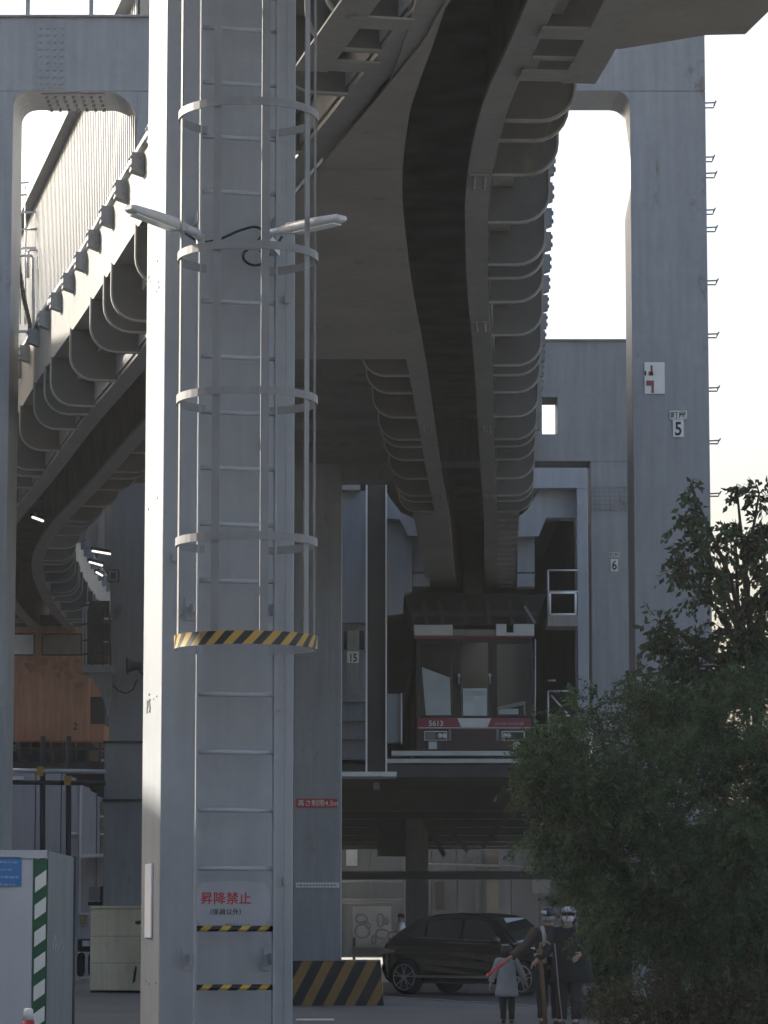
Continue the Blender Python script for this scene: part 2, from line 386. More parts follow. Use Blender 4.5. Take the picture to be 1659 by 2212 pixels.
GM = girder('monorail_girder', fm, 6.0, 56.5, GZ, 'long ribbed grey girder with dark slot running overhead to the red train', skipL=lambda Y: 22.3 < Y < 41)
# plainer stretch above the train
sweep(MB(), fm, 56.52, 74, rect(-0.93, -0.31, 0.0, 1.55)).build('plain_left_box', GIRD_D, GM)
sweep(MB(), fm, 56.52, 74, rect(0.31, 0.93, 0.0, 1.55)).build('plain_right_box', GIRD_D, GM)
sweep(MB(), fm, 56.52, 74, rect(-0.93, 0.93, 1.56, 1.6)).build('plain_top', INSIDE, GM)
ym = MB().box(0.56, 0.90, -0.02, 0.02, -0.035, -0.004); yme = fixmesh(ym, 'tie_bar', STEEL_F)
for i in range(14):
    Y = 57.2 + i * 0.9; c, t, r = frame_at(fm, Y); inst(yme, 'tie_bar', (c.x, c.y, GZ), math.atan2(-t.x, t.y), GM)
GL = girder('branch_girder', fl, 22.5, 84, GZ + 0.025, 'ribbed branch girder with sunlit pale side curving away to the left', skipR=lambda Y: Y < 41, yr=37.0)

# flat cover plates of the turnout between the two girders
SW = thing('turnout_cover', onz(780, 500, GZ - 0.03), 'flat grey cover plates under the turnout where two girders part', 'girder cover')
cuts = [23.2, 29.9, 32.35, 33.6, 36.6, 40.4]
for i in range(len(cuts) - 1):
    y0, y1 = cuts[i] + 0.012, cuts[i + 1] - 0.012
    L_, R_ = [], []
    for k in range(7):
        Y = y0 + (y1 - y0) * k / 6
        xm = fm(Y)[0] - 0.315; xl = fl(Y)[0] - (0.31 if Y < 37 else -0.45)
        R_.append(Vector((xm, Y, GZ - 0.03))); L_.append(Vector((min(xl, xm - 0.02), Y, GZ - 0.03)))
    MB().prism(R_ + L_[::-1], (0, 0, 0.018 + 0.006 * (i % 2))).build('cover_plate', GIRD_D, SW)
SO = MB(); L_, R_ = [], []
for k in range(9):
    Y = 40.9 + (57.6 - 40.9) * k / 8; R_.append(Vector((fm(Y)[0] - 0.78, Y, GZ + 0.70))); L_.append(Vector((fl(Y)[0] + 0.78, Y, GZ + 0.70)))
SO.prism(R_ + L_[::-1], (0, 0, 0.12))
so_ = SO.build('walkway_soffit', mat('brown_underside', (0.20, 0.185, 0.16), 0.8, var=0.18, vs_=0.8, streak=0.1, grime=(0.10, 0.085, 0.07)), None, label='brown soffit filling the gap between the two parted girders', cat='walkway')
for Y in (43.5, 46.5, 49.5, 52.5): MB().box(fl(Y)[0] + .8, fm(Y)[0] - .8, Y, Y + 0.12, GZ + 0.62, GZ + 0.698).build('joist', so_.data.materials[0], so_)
spm = MB(); spm.box(0.33, 0.53, -0.28, 0.28, -0.018, -0.002)
for i in range(2):
    for j in range(6): spm.tube([(0.38 + i * 0.1, -0.23 + j * 0.092, -0.018), (0.38 + i * 0.1, -0.23 + j * 0.092, -0.042)], 0.017, 6)
spe = fixmesh(spm, 'splice_plate', GIRD)
for Y in (30.5, 38.2, 46.4, 54.0):
    for s_ in (1, -1):
        if s_ < 0 and Y < 40.5: continue
        c, t, r = frame_at(fm, Y); inst(spe, 'splice_plate', (c.x, c.y, GZ), math.atan2(-t.x, t.y), GM, scale=(s_, 1, 1) if s_ > 0 else None, rot=None if s_ > 0 else (0, 0, math.atan2(-t.x, t.y) + math.pi))
# deck out of view above the near frame, added to shade the girder
NC = thing('added_shade_deck', (-4.2, 28.5, 11.2), 'unseen deck above the near frame, added to shade the merged girder', 'walkway')
MB().box(-6.6, -1.8, 24.5, 32.5, 11.2, 11.6).build('deck', CONC, NC); MB().box(-6.6, -1.8, 24.5, 24.7, 11.62, 13.2).build('parapet', STEEL_F, NC); MB().box(-6.6, -6.4, 24.72, 32.5, 11.62, 13.2).build('parapet', STEEL_F, NC)
for y_ in (25.0, 32.0): MB().box(-6.5, -6.1, y_ - .2, y_ + .2, 0, 11.2).build('leg', STEEL_F, NC)
# wide overhead slab at the upper right, in front of the far frame
sp = [onz(x, y, GZ + 0.9) for x, y in ((1700, -40), (1659, 26), (1610, 74), (1525, 76), (1340, 106), (1150, 104), (1150, -420), (1900, -420))]
SLB = MB(); SLB.prism(sp, (0, 0, 0.22)); SLB.build('overhead_walkway', GIRD_D, None, label='dark overhead walkway slab jutting out beside the girder at top right', cat='walkway')

# ================================================================== PORTAL FRAMES
def bolts(mb, x0, x1, z0, z1, nx, nz, Y, r=0.022, dirY=-1):
    for i in range(nx):
        for j in range(nz):
            x = x0 + (x1 - x0) * i / max(1, nx - 1); z = z0 + (z1 - z0) * j / max(1, nz - 1)
            mb.tube([(x, Y, z), (x, Y + dirY * 0.028, z)], r, 6)
def fillet(cx, cz, r, qx, qz, Y0, Y1):
    """solid in the corner (cx,cz) with a concave round of radius r opening to (qx,qz)"""
    pts = [Vector((cx, Y0, cz))]
    for a in range(0, 91, 10):
        pts.append(Vector((cx + qx * (r - r * math.sin(R(a))), Y0, cz + qz * (r - r * math.cos(R(a))))))
    return pts, Vector((0, Y1 - Y0, 0))
# --- frame 5
Y5 = 46.0; D5 = 1.15
P5 = thing('portal_frame', (ax(1450, Y5), Y5, 0), 'tall grey steel frame carrying the number five on its right column', 'steel frame')
xl0, xl1 = ax(16, Y5) - 1.08, ax(16, Y5); xr0, xr1 = ax(1369, Y5), ax(1535, Y5)
zb0, zb1 = az(197, Y5), az(38, Y5)
for a_, b_ in ((xl0, xl1), (xr0, xr1)):
    MB().box(a_, b_, Y5, Y5 + D5, 0, zb0 - 0.0).build('column', STEEL_F, P5, bevel=0.012)
MB().box(xl0, xr1, Y5 - 0.002, Y5 + D5 + 0.002, zb0 + 0.002, zb1).build('crossbeam', STEEL_F, P5, bevel=0.012)
MB().box(xl0 - 0.05, xr1 + 0.05, Y5 - 0.06, Y5 + D5 + 0.06, zb1 + 0.002, zb1 + 0.03).build('top_flange', STEEL_F, P5)
xh0 = ax(288, Y5); 
MB().box(xh0, xh0 + 0.8, Y5 + 0.004, Y5 + D5 - 0.004, GZ + 1.54, zb0).build('hanger', STEEL_F, P5, bevel=0.01)
for cx, q, r_ in ((xl1, 1, 0.22), (xh0, -1, 0.50), (xr0, -1, 0.20)):
    pts, d = fillet(cx, zb0, r_, q, -1, Y5 + 0.003, Y5 + D5 - 0.003); MB().prism(pts, d).build('gusset', STEEL_F, P5)
sx0, sx1 = ax(66, Y5), ax(128, Y5); sz0, sz1 = az(190, Y5), az(52, Y5)
spl = MB().box(sx0, sx1, Y5 - 0.016, Y5 - 0.003, sz0, sz1).build('splice_plate', STEEL_F, P5)
bb = MB(); bolts(bb, sx0 + .05, sx1 - .05, sz0 + .06, sz1 - .06, 4, 9, Y5 - 0.016, 0.026); bb.build('bolt_rows', STEEL_F, spl, kind='stuff')
# bolted splice on the side of the hanger
hp = MB().box(xh0 - 0.014, xh0 - 0.002, Y5 + 0.15, Y5 + 1.0, GZ + 2.0, zb0 - 0.6).build('splice_plate', STEEL_F, P5)
# underside splice of the crossbeam
us = MB().box(ax(75, Y5), ax(215, Y5), Y5 + 0.12, Y5 + D5 - 0.05, zb0 - 0.016, zb0 - 0.002).build('splice_plate', STEEL_F, P5)
ub = MB()
for i in range(7):
    for j in range(4):
        x = ax(85, Y5) + i * 0.13; ub.tube([(x, Y5 + 0.25 + j * 0.24, zb0 - 0.016), (x, Y5 + 0.25 + j * 0.24, zb0 - 0.06)], 0.024, 6)
ub.build('bolt_rows', STEEL_F, us, kind='stuff')
for x in (44, 184, -60, 320, 460, 600):
    MB().bar((ax(x, Y5), Y5 + 0.05, zb1 + 0.03), (ax(x, Y5), Y5 + 0.05, zb1 + 1.15), 0.06, 0.05).build('rail_post', STEEL_F, P5)
MB().bar((ax(-60, Y5), Y5 + 0.05, zb1 + 1.15), (ax(600, Y5), Y5 + 0.05, zb1 + 1.15), 0.05).build('hand_rail', STEEL_F, P5)
# step irons on the right edge
for k, y in enumerate((328, 363, 443, 481, 597, 713, 830, 945, 1060, 1175, 1290, 210)):
    z = az(y, Y5); o = 0.0 if k % 2 else 0.02; ln = 0.18 if k not in (0, 2) else 0.15
    s_ = MB(); s_.tube([(xr1 - 0.02, Y5 + 0.35, z), (xr1 + ln, Y5 + 0.35, z + 0.01), (xr1 + ln + 0.01, Y5 + 0.36, z + 0.035), (xr1 + ln + 0.01, Y5 + 0.60, z + 0.035), (xr1 + ln, Y5 + 0.62, z), (xr1 - 0.02, Y5 + 0.62, z)], 0.012, 6)
    s_.build('step_iron', STEEL_F, P5)
# --- frame 6
Y6 = 55.0; D6 = 0.85
P6 = thing('portal_frame', (ax(690, Y6), Y6, 0), 'grey steel frame farther back with the number six and a striped foot', 'steel frame')
q0, q1, q2, q3 = ax(636, Y6), ax(738, Y6), ax(1276, Y6), ax(1373, Y6)
z60, z61 = az(996, Y6), az(737, Y6)
for a_, b_ in ((q0, q1), (q2, q3)): MB().box(a_, b_, Y6, Y6 + D6, 0, z60).build('column', STEEL_F, P6, bevel=0.012)
# crossbeam with a slot window through it
wx0, wx1 = ax(1172, Y6), ax(1206, Y6); wz0, wz1 = az(938, Y6), az(858, Y6)
cb = MB(); cb.box(q0 - 0.3, wx0, Y6 - 0.003, Y6 + D6, z60 + 0.002, z61); cb.box(wx1, q3, Y6 - 0.003, Y6 + D6, z60 + 0.002, z61)
cb.box(wx0 + .001, wx1 - .001, Y6 - 0.002, Y6 + D6 - 0.002, z60 + 0.003, wz0); cb.box(wx0 + .001, wx1 - .001, Y6 - 0.002, Y6 + D6 - 0.002, wz1, z61 - .001)
cb.build('crossbeam', STEEL_F, P6)
MB().box(q0 - 0.2, ax(862, Y6 + .5), Y6 + 0.1, Y6 + D6 - .05, az(1034, Y6), z60).build('lower_soffit', GIRD_D, P6)
MB().box(q0 - 0.35, q3 + 0.03, Y6 - 0.05, Y6 + D6 + 0.05, z61 + 0.002, z61 + 0.03).build('top_flange', STEEL_F, P6)
sz0, sz1 = az(1103, Y6), az(1047, Y6)
spl = MB().box(q2 + 0.02, q3 - 0.02, Y6 - 0.014, Y6 - 0.002, sz0, sz1).build('splice_plate', STEEL_F, P6)
bb = MB(); bolts(bb, q2 + .08, q3 - .08, sz0 + .04, sz1 - .04, 8, 6, Y6 - 0.014, 0.02)
bb.build('bolt_rows', STEEL_F, spl, kind='stuff')
# striped concrete foot
HZ = stripe_mat('hazard_stripes', (0.24, 0.14, 0.04), (0.018, 0.018, 0.018), (1.0, 0, -0.52), 1 / 0.36, 0.48)
fx0, fx1 = q0 - 0.55, ax(822, Y6 - 0.6)
ft = MB(); zt = az(2076, Y6 - 0.6)
lo = [(fx0 - 0.03, Y6 - 0.66), (fx1 + 0.06, Y6 - 0.66), (fx1 + 0.06, Y6 + 1.4), (fx0 - 0.03, Y6 + 1.4)]
hi = [(fx0, Y6 - 0.6), (fx1, Y6 - 0.6), (fx1, Y6 + 1.35), (fx0, Y6 + 1.35)]
ft.rings([[Vector((x, y, PZ - 0.03)) for x, y in lo], [Vector((x, y, zt)) for x, y in hi]], 0, True, False)
ft.build('striped_foot', HZ, P6, bevel=0.015)

# number plates and notices on the frames
def plate(name, label, cat, cx, cy, w_, h_, Y, m=PLATEW, off=0.02, t=0.008):
    p = at(cx, cy, Y); T = thing(name, (p.x, Y - off, p.z - h_ / 2), label, cat)
    MB().box(p.x - w_ / 2, p.x + w_ / 2, Y - off, Y - off + t, p.z - h_ / 2, p.z + h_ / 2).build('plate', m, T)
    return T, p
T, p = plate('number_plate', 'white plate with black 5 on the tall right column', 'sign', 1465, 926, 0.155, 0.25, Y5 - 0.003)
lettering('5', 0.27, BLACK, T, (p.x, Y5 - 0.026, p.z - 0.095), RX, FR, bold=0.006, align='CENTER', sx=0.8)
T, p = plate('name_plate', 'small white name strip above the black 5', 'sign', 1465, 897, 0.245, 0.125, Y5 - 0.003)
lettering('町屋', 0.115, BLACK, T, (p.x, Y5 - 0.026, p.z - 0.042), RX, FR, bold=0.0008, align='CENTER')
T, p = plate('number_plate', 'white plate with black 6 on the farther column', 'sign', 1327, 1221, 0.125, 0.215, Y6 - 0.003)
lettering('6', 0.22, BLACK, T, (p.x, Y6 - 0.026, p.z - 0.075), RX, FR, bold=0.004, align='CENTER', sx=0.8)
T, p = plate('name_plate', 'small name strip above the black 6', 'sign', 1327, 1199, 0.17, 0.085, Y6 - 0.003)
lettering('町屋', 0.08, BLACK, T, (p.x, Y6 - 0.026, p.z - 0.03), RX, FR, bold=0.0005, align='CENTER')
# faded board with red remains
T, p = plate('faded_board', 'pale weathered board with red remains beside the frame edge', 'sign', 1414, 817, 0.29, 0.46, Y5 - 0.003)
rm = MB()
def pr(u0, u1, v0, v1): rm.box(p.x - 0.145 + u0 * 0.29, p.x - 0.145 + u1 * 0.29, Y5 - 0.030, Y5 - 0.023, p.z + 0.23 - v1 * 0.46, p.z + 0.23 - v0 * 0.46)
pr(.30, .40, .10, .42); pr(.20, .42, .30, .42); pr(.08, .46, .58, .74); pr(.34, .45, .74, .97)
rm.build('red_print', mat('faded_red', (0.22, 0.05, 0.05), 0.6, var=0.25, vs_=8), T)
rm = MB(); pr(0.0, .08, .28, .42); rm.build('dark_gap', DARK, T)
# height limit plates on the left column of frame 6
T, p = plate('height_limit_sign', 'red strip sign with white height limit writing on the striped-foot column', 'sign', 684, 1735, 0.69, 0.15, Y6 - 0.003, RED)
lettering('高さ制限4.5m', 0.115, PLATEW, T, (p.x - 0.32, Y6 - 0.027, p.z - 0.04), RX, FR, bold=0.0006, sx=1.0)
T, p = plate('notice_strip', 'narrow white strip notice below the red height limit sign', 'sign', 686, 1912, 0.73, 0.085, Y6 - 0.003)
rm = MB(); x = p.x - 0.34
while x < p.x + 0.32:
    w_ = random.uniform(0.02, 0.045); hh = random.uniform(0.018, 0.05)
    rm.box(x, x + w_ * 0.35, Y6 - 0.028, Y6 - 0.023, p.z - hh / 2, p.z + hh / 2); rm.box(x, x + w_, Y6 - 0.0275, Y6 - 0.0225, p.z - 0.006, p.z + 0.006)
    x += w_ + 0.018
rm.build('print', DARK, T, kind='stuff')

# ================================================================== MAIN PILLAR WITH LADDER
PHI = R(12); W = 0.73
FRc = Vector((ax(636, 17.7), 17.7, 0)); uR = Vector((math.cos(PHI), math.sin(PHI), 0)); nF = Vector((math.sin(PHI), -math.cos(PHI), 0))
FLc = FRc - uR * W; FC = (FRc + FLc) / 2
MPm = Matrix(((uR.x, -nF.x, 0, FC.x), (uR.y, -nF.y, 0, FC.y), (0, 0, 1, 0), (0, 0, 0, 1)))    # local: x along face, y into the pillar, z up
def lp(u, n_, z): return FC + uR * u + nF * n_ + Vector((0, 0, z))
def pz(y, n_=0.0): return az(y, FC.y - n_ * math.cos(PHI))
PIL = thing('steel_pillar', (FC.x, FC.y, 0), 'square pale grey steel pillar with sunlit left side, nearest the camera', 'pillar')
MB().box(-W / 2, W / 2, 0, W, PZ - 0.05, 11.2, M=MPm).build('shaft', STEEL, PIL, bevel=0.008)
MB().box(-W / 2 - 0.12, W / 2 + 0.12, -0.12, W + 0.12, PZ - 0.03, PZ + 0.04, M=MPm).build('base_plate', STEEL, PIL)
for z in (8.1,):   # weld seams
    MB().box(-W / 2 - 0.004, W / 2 + 0.004, -0.004, W + 0.004, z, z + 0.012, M=MPm).build('weld_seam', STEEL, PIL)
# white reflector strip on the left side
o = MB().box(-W / 2 - 0.012, -W / 2 - 0.003, 0.25, 0.50, pz(2026), pz(1864), M=MPm)
o.build('reflector_strip', mat('reflector_white', (0.80, 0.81, 0.83), 0.35, var=0.03), None, label='white reflective strip on the left side of the ladder pillar', cat='strip')
# stencilled marks on the left side
lettering('P 5', 0.11, mat('faded_stencil', (0.16, 0.17, 0.17), 0.7), PIL, tuple(lp(-W / 2 - 0.004, -0.55, pz(1530))), nF, -uR, name='stencil')
# scuffs
sc_ = MB()
for i in range(16):
    a_ = random.uniform(0.08, 0.65); z = pz(random.choice((560, 580, 600, 625, 1080, 1490, 1495, 2130)) + random.uniform(-12, 12)); s_ = random.uniform(0.006, 0.016)
    sc_.box(-W / 2 - 0.0035, -W / 2 - 0.001, a_, a_ + s_ * random.uniform(0.6, 2.5), z, z + s_, M=MPm)
sc_.build('scuff_marks', mat('scuff', (0.12, 0.11, 0.10), 0.8), PIL, kind='stuff')
# cross girder carried by the pillar, above the frame
MB().box(-W / 2 - 0.3, 4.6, 0.05, W - 0.05, 11.22, 12.0, M=MPm).build('head_beam', STEEL, PIL)

for x, y in ((566, 955), (640 - 40, 1522), (385, 1318), (618, 1900), (372, 1205), (616, 640)):
    u_ = (x - 492) / 395.0; z = pz(y); MB().box(u_ - .012, u_ + .012, -.03, -.0005, z - .03, z + .012, M=MPm).build('lug', DARK if x == 566 else STEEL, PIL)
MB().box(W / 2 - .05, W / 2 - .044, -.003, -.0003, 0.2, 11.0, M=MPm).build('weld_seam', STEEL, PIL)
LD = thing('caged_ladder', lp(0.02, 0.18, 1.2), 'grey caged access ladder fixed to the front of the near pillar', 'ladder')
U0, RW, RN = 0.015, 0.425, 0.17
HZR = stripe_mat('rung_stripes', (0.45, 0.30, 0.05), (0.015, 0.015, 0.015), (uR.x, uR.y, -1.0), 1 / 0.105, 0.45)
zlow = pz(2330); ztop = 11.0
for s_ in (-1, 1):
    u = U0 + s_ * RW / 2
    MB().bar(lp(u, RN, zlow), lp(u, RN, ztop), 0.012, 0.055, up=nF).build('rail', STEEL, LD)
rung_y = [63, 181, 298, 416, 534, 653, 772, 892, 1012, 1133, 1255, 1377, 1500, 1625, 1750, 1876, 2006, 2133, 2262]
zr = [pz(y, RN) for y in rung_y]; zz = zr[0] + 0.3
while zz < ztop - 0.1: zr.append(zz); zz += 0.3
for z in zr:
    m_ = STEEL
    if z < pz(1950, RN): m_ = HZR
    mb = MB(); mb.tube([lp(U0 - RW / 2 + .004, RN, z), lp(U0 + RW / 2 - .004, RN, z)], 0.0125 if m_ is STEEL else 0.016, 8); mb.build('rung', m_ if m_ is HZR else RUNGM, LD)
HC, HR = RN + 0.325, 0.372
def hoop_pts(r=HR, n=40, a0=-152, a1=152):
    return [(U0 + r * math.sin(R(a0 + (a1 - a0) * i / n)), HC + r * math.cos(R(a0 + (a1 - a0) * i / n))) for i in range(n + 1)]
def hoop(z, h, mats, striped=False, name='hoop'):
    pts = hoop_pts(); mb = MB(); t = 0.007
    k = len(pts)
    for i in range(k - 1):
        (u0, n0), (u1, n1) = pts[i], pts[i + 1]
        d0 = Vector((u0 - U0, n0 - HC)).normalized() * t; d1 = Vector((u1 - U0, n1 - HC)).normalized() * t
        P = [lp(u0, n0, z), lp(u1, n1, z), lp(u1 + d1.x, n1 + d1.y, z), lp(u0 + d0.x, n0 + d0.y, z)]
        mb.prism(P, (0, 0, h))
    # ends bent back to the rails
    mb.bar(lp(*pts[0], z + h / 2), lp(U0 - RW / 2 - .008, RN, z + h / 2), h, 0.007, up=nF); mb.bar(lp(*pts[-1], z + h / 2), lp(U0 + RW / 2 + .008, RN, z + h / 2), h, 0.007, up=nF)
    o = mb.build(name, mats, LD)
    if striped:                               # slanted yellow and black tape, laid on the outside
        per = 0.075; s_ = MB(); L_ = 0
        N_ = 26
        for q in range(N_):
            vs_ = []
            a0, a1 = -100 + 200 * q / N_, -100 + 200 * (q + 1) / N_; sl_ = 5.0
            ro = HR + t + 0.0025
            def pp(a, zz_): return lp(U0 + ro * math.sin(R(a)), HC + ro * math.cos(R(a)), zz_)
            for j in range(3):
                aa, ab = a0 + (a1 - a0) * j / 3, a0 + (a1 - a0) * (j + 1) / 3
                s_.add([pp(aa - sl_, z + .001), pp(ab - sl_, z + .001), pp(ab + sl_, z + h - .001), pp(aa + sl_, z + h - .001)], [(0, 1, 2, 3)], q % 2)
        s_.build('hazard_tape', [YEL, BLACK], o)
    return o
HOOPM = mat('hoop_paint', (0.20, 0.20, 0.20), 0.5, var=0.12, vs_=4, specks=0.5)
hz_ = [pz(y, HC) for y in (262, 566, 874, 1182)]
dzh = hz_[0] - hz_[1]; zz = hz_[0] + dzh
while zz < ztop: hz_.append(zz); zz += dzh
for z in hz_: hoop(z, 0.043, HOOPM)
zb_ = pz(1404, HC); hoop(zb_, 0.072, STEEL, True, 'striped_hoop')
for a in (-88, -36, 5, 50, 88):
    u, n_ = U0 + (HR - 0.007) * math.sin(R(a)), HC + (HR - 0.007) * math.cos(R(a))
    rad = (uR * math.sin(R(a)) + nF * math.cos(R(a)))
    MB().bar(lp(u, n_, zb_ + 0.01), lp(u, n_, ztop), 0.045, 0.007, up=rad).build('cage_bar', HOOPM, LD)
for z in (pz(1318), pz(2072), pz(560) + 0.2, pz(-300)):
    for s_ in (-1, 1):
        u = U0 + s_ * (RW / 2 + 0.008)
        mb = MB(); mb.box(u - 0.004 + FC.x * 0, u + 0.004, -RN, -0.001, z - 0.03, z + 0.03, M=MPm); mb.box(u - 0.035, u + 0.035, -0.01, -0.001, z - 0.06, z + 0.06, M=MPm); mb.build('standoff_bracket', STEEL, LD)

# flood lamps on the pillar
def floodlamp(label, c, tip, w_, h_):
    c, tip = Vector(c), Vector(tip); T = thing('flood_lamp', c, label, 'lamp')
    d = (tip - c).normalized(); side = d.cross(Vector((0, 0, 1))).normalized(); up = side.cross(d); ln = (tip - c).length
    def ring(t, a, b, zo=0):
        o = c + d * t
        pl = [(-a, -b * .6), (-a * .75, -b), (a * .75, -b), (a, -b * .6), (a, b * .5), (a * .7, b), (-a * .7, b), (-a, b * .5)]
        return [o + side * px + up * (py + zo) for px, py in pl]
    mb = MB(); mb.rings([ring(0.0, w_ * .32, h_ * .34), ring(0.03, w_ * .36, h_ * .4), ring(0.05, w_ * .5, h_ * .5), ring(ln * .6, w_ * .5, h_ * .46), ring(ln * .94, w_ * .47, h_ * .34), ring(ln, w_ * .36, h_ * .2)], 0, True, True)
    mb.build('housing', LEDW, T)
    l = MB(); q = [c + d * t + side * s_ * w_ * .38 - up * (h_ * .5 + 0.002 - (0.0 if t < ln * .5 else h_ * .09)) for t, s_ in ((ln * .22, -1), (ln * .9, -1), (ln * .9, 1), (ln * .22, 1))]
    l.prism(q, -up * 0.006); l.build('lens', LAMPW, T)
    a = MB(); a.tube([c + d * 0.01, c - d * 0.09, c - d * 0.13 - up * 0.03], 0.022, 10); a.build('arm', GALV, T)
    return T, c - d * 0.13 - up * 0.03
pa = at(398, 492, 17.25); pb = at(276, 448, 16.95)
T, e1 = floodlamp('pale flood lamp pointing left across the sunlit edge of the ladder pillar', pa, pb, 0.085, 0.058)
MB().bar(e1, lp(U0 - RW / 2, RN, e1.z - 0.02), 0.04, 0.06).build('clamp', GALV, T)
pa = at(612, 497, 17.2); pb = at(741, 470, 16.9)
T, e2 = floodlamp('pale flood lamp pointing right from the ladder cage', pa, pb, 0.085, 0.055)
MB().bar(e2, lp(U0 + RW / 2, RN, e2.z - 0.02), 0.04, 0.06).build('clamp', GALV, T)
cab = MB(); kp = [at(x, y, 17.5) for x, y in ((400, 503), (430, 522), (462, 520), (490, 510), (520, 497), (552, 490), (568, 503), (550, 528), (528, 545), (528, 562), (548, 573), (572, 566), (585, 540), (575, 522), (560, 532), (570, 548), (592, 540), (612, 505))]
pts = []
for i in range(len(kp) - 1):                   # Catmull-Rom through the hand-laid loops
    p0, p1, p2_, p3_ = kp[max(i - 1, 0)], kp[i], kp[i + 1], kp[min(i + 2, len(kp) - 1)]
    for k in range(5):
        t = k / 5; pts.append(0.5 * ((2 * p1) + (p2_ - p0) * t + (2 * p0 - 5 * p1 + 4 * p2_ - p3_) * t * t + (3 * p1 - p0 - 3 * p2_ + p3_) * t ** 3))
cab.tube(pts, 0.0075, 6)
cab.build('lamp_cable', RUBBER, None, label='black cable looped behind the ladder between the two lamps', cat='cable')

# do-not-climb notice painted on a pale patch behind the ladder
SG = thing('warning_notice', lp(0, 0.003, pz(1940)), 'pale notice patch with red no climbing writing behind the ladder', 'notice')
zt, zb2 = pz(1905), pz(2002); pt = []
for a in range(0, 360, 12):
    c_, s_ = math.cos(R(a)), math.sin(R(a)); k = 1 / max(abs(c_), abs(s_)) ** 0.75
    pt.append(lp(0.035 + 0.205 * c_ * k, 0.0015, (zt + zb2) / 2 + (zt - zb2) * 0.52 * s_ * k))
MB().prism(pt, nF * 0.0015).build('patch', mat('repainted_patch', (0.315, 0.33, 0.352), 0.5, var=0.05, vs_=4), SG)
def wr(t_, y, size, m_, u, b, sx=1.0): lettering(t_, size, m_, SG, tuple(lp(u, 0.0045 + abs(u + .005) * .2, pz(y))), uR, nF, bold=b, align='CENTER', depth=0.001, sx=sx)
wr('昇降禁止', 1951, 0.070, RED, -0.005, 0.0); wr('昇降禁止', 1951, 0.070, RED, -0.0036, 0.0); wr('昇降禁止', 1950.4, 0.070, RED, -0.0043, 0.0); wr('（係員以外）', 1975, 0.036, BLACK, -0.005, 0.0)
wr('湘南モノレール', 2001, 0.020, mat('grey_print', (0.10, 0.10, 0.11), 0.6), 0.06, 0.0)
# ================================================================== DEPOT BAY
YD = 66.0
DP = thing('depot_bay', (ax(1000, YD), YD, 0), 'blue grey steel depot bay standing round the parked train', 'depot')
def qprism(pts, Y, depth, name, m, parent, bevel=0):
    mb = MB(); mb.prism([at(x, y, Y) for x, y in pts], (0, depth, 0)); return mb.build(name, m, parent, bevel=bevel)
def qbox(x0, x1, y0, y1, Y, depth, name, m, parent, bevel=0):
    a, b = at(x0, y0, Y), at(x1, y1, Y)
    return MB().box(a.x, b.x, Y, Y + depth, a.z, b.z).build(name, m, parent, bevel=bevel)
# left pier, H column, panels
qbox(690, 793, 1060, 1345, 67.6, 0.6, 'pier', BLUEST, DP); qbox(734, 778, 1032, 1058, 67.2, 0.9, 'pier_cap', GIRD, DP)
qbox(700, 793, 1346, 1640, 67.9, 0.5, 'pier', BLUEST, DP)
qbox(742, 752, 1362, 1400, 67.5, 0.35, 'slot', DARK, DP); qbox(776, 786, 1362, 1400, 67.5, 0.35, 'slot', DARK, DP)
for y in (1510, 1552, 1592, 1636): qbox(737, 792, y, y + 5, 67.7, 0.2, 'ledge', STEEL_F, DP)
qbox(790, 793.5, 1036, 1668, 64.6, 0.42, 'column_flange', WHITEP, DP); qbox(832.5, 836, 1036, 1668, 64.6, 0.42, 'column_flange', WHITEP, DP)
qbox(793.6, 832.4, 1036, 1668, 64.78, 0.06, 'column_web', DARK, DP)
qbox(735, 857, 1667, 1677, 64.4, 1.2, 'sill', WHITEP, DP)
qbox(806, 820, 1690, 1705, 65, 0.2, 'bracket', CONC, DP)
qprism([(835, 1062), (842, 1075), (866, 1107), (913, 1129), (917, 1158), (882, 1158), (864, 1122), (835, 1120)], 66.6, 0.6, 'haunch', BLUEST, DP)
qprism([(837, 1121), (864, 1121), (890, 1160), (890, 1278), (873, 1282), (870, 1326), (837, 1329)], 67.0, 0.5, 'wall_panel', BLUEST, DP)
qbox(890, 928, 1160, 1236, 67.1, 0.5, 'post', BLUEST, DP); qbox(891, 928, 1239, 1267, 67.1, 0.5, 'post', BLUEST, DP)
qbox(1117, 1155, 1160, 1236, 67.1, 0.5, 'post', BLUEST, DP); qbox(1117, 1155, 1239, 1267, 67.1, 0.5, 'post', BLUEST, DP)
qprism([(1108, 1127), (1140, 1100), (1159, 1067), (1171, 1055), (1246, 1055), (1246, 1118), (1180, 1118), (1164, 1158), (1108, 1160)], 66.6, 0.6, 'haunch', BLUEST, DP)
qbox(1150, 1272, 1010, 1054, 66.2, 0.7, 'beam', BLUEST, DP)
qbox(1246, 1274, 1055, 1720, 66.2, 0.5, 'post', BLUEST, DP)
qbox(837, 866, 1499, 1604, 66.4, 0.6, 'kiosk_panel', BLUEST, DP); qbox(866, 869, 1497, 1606, 66.3, 0.5, 'edge_strip', WHITEP, DP)
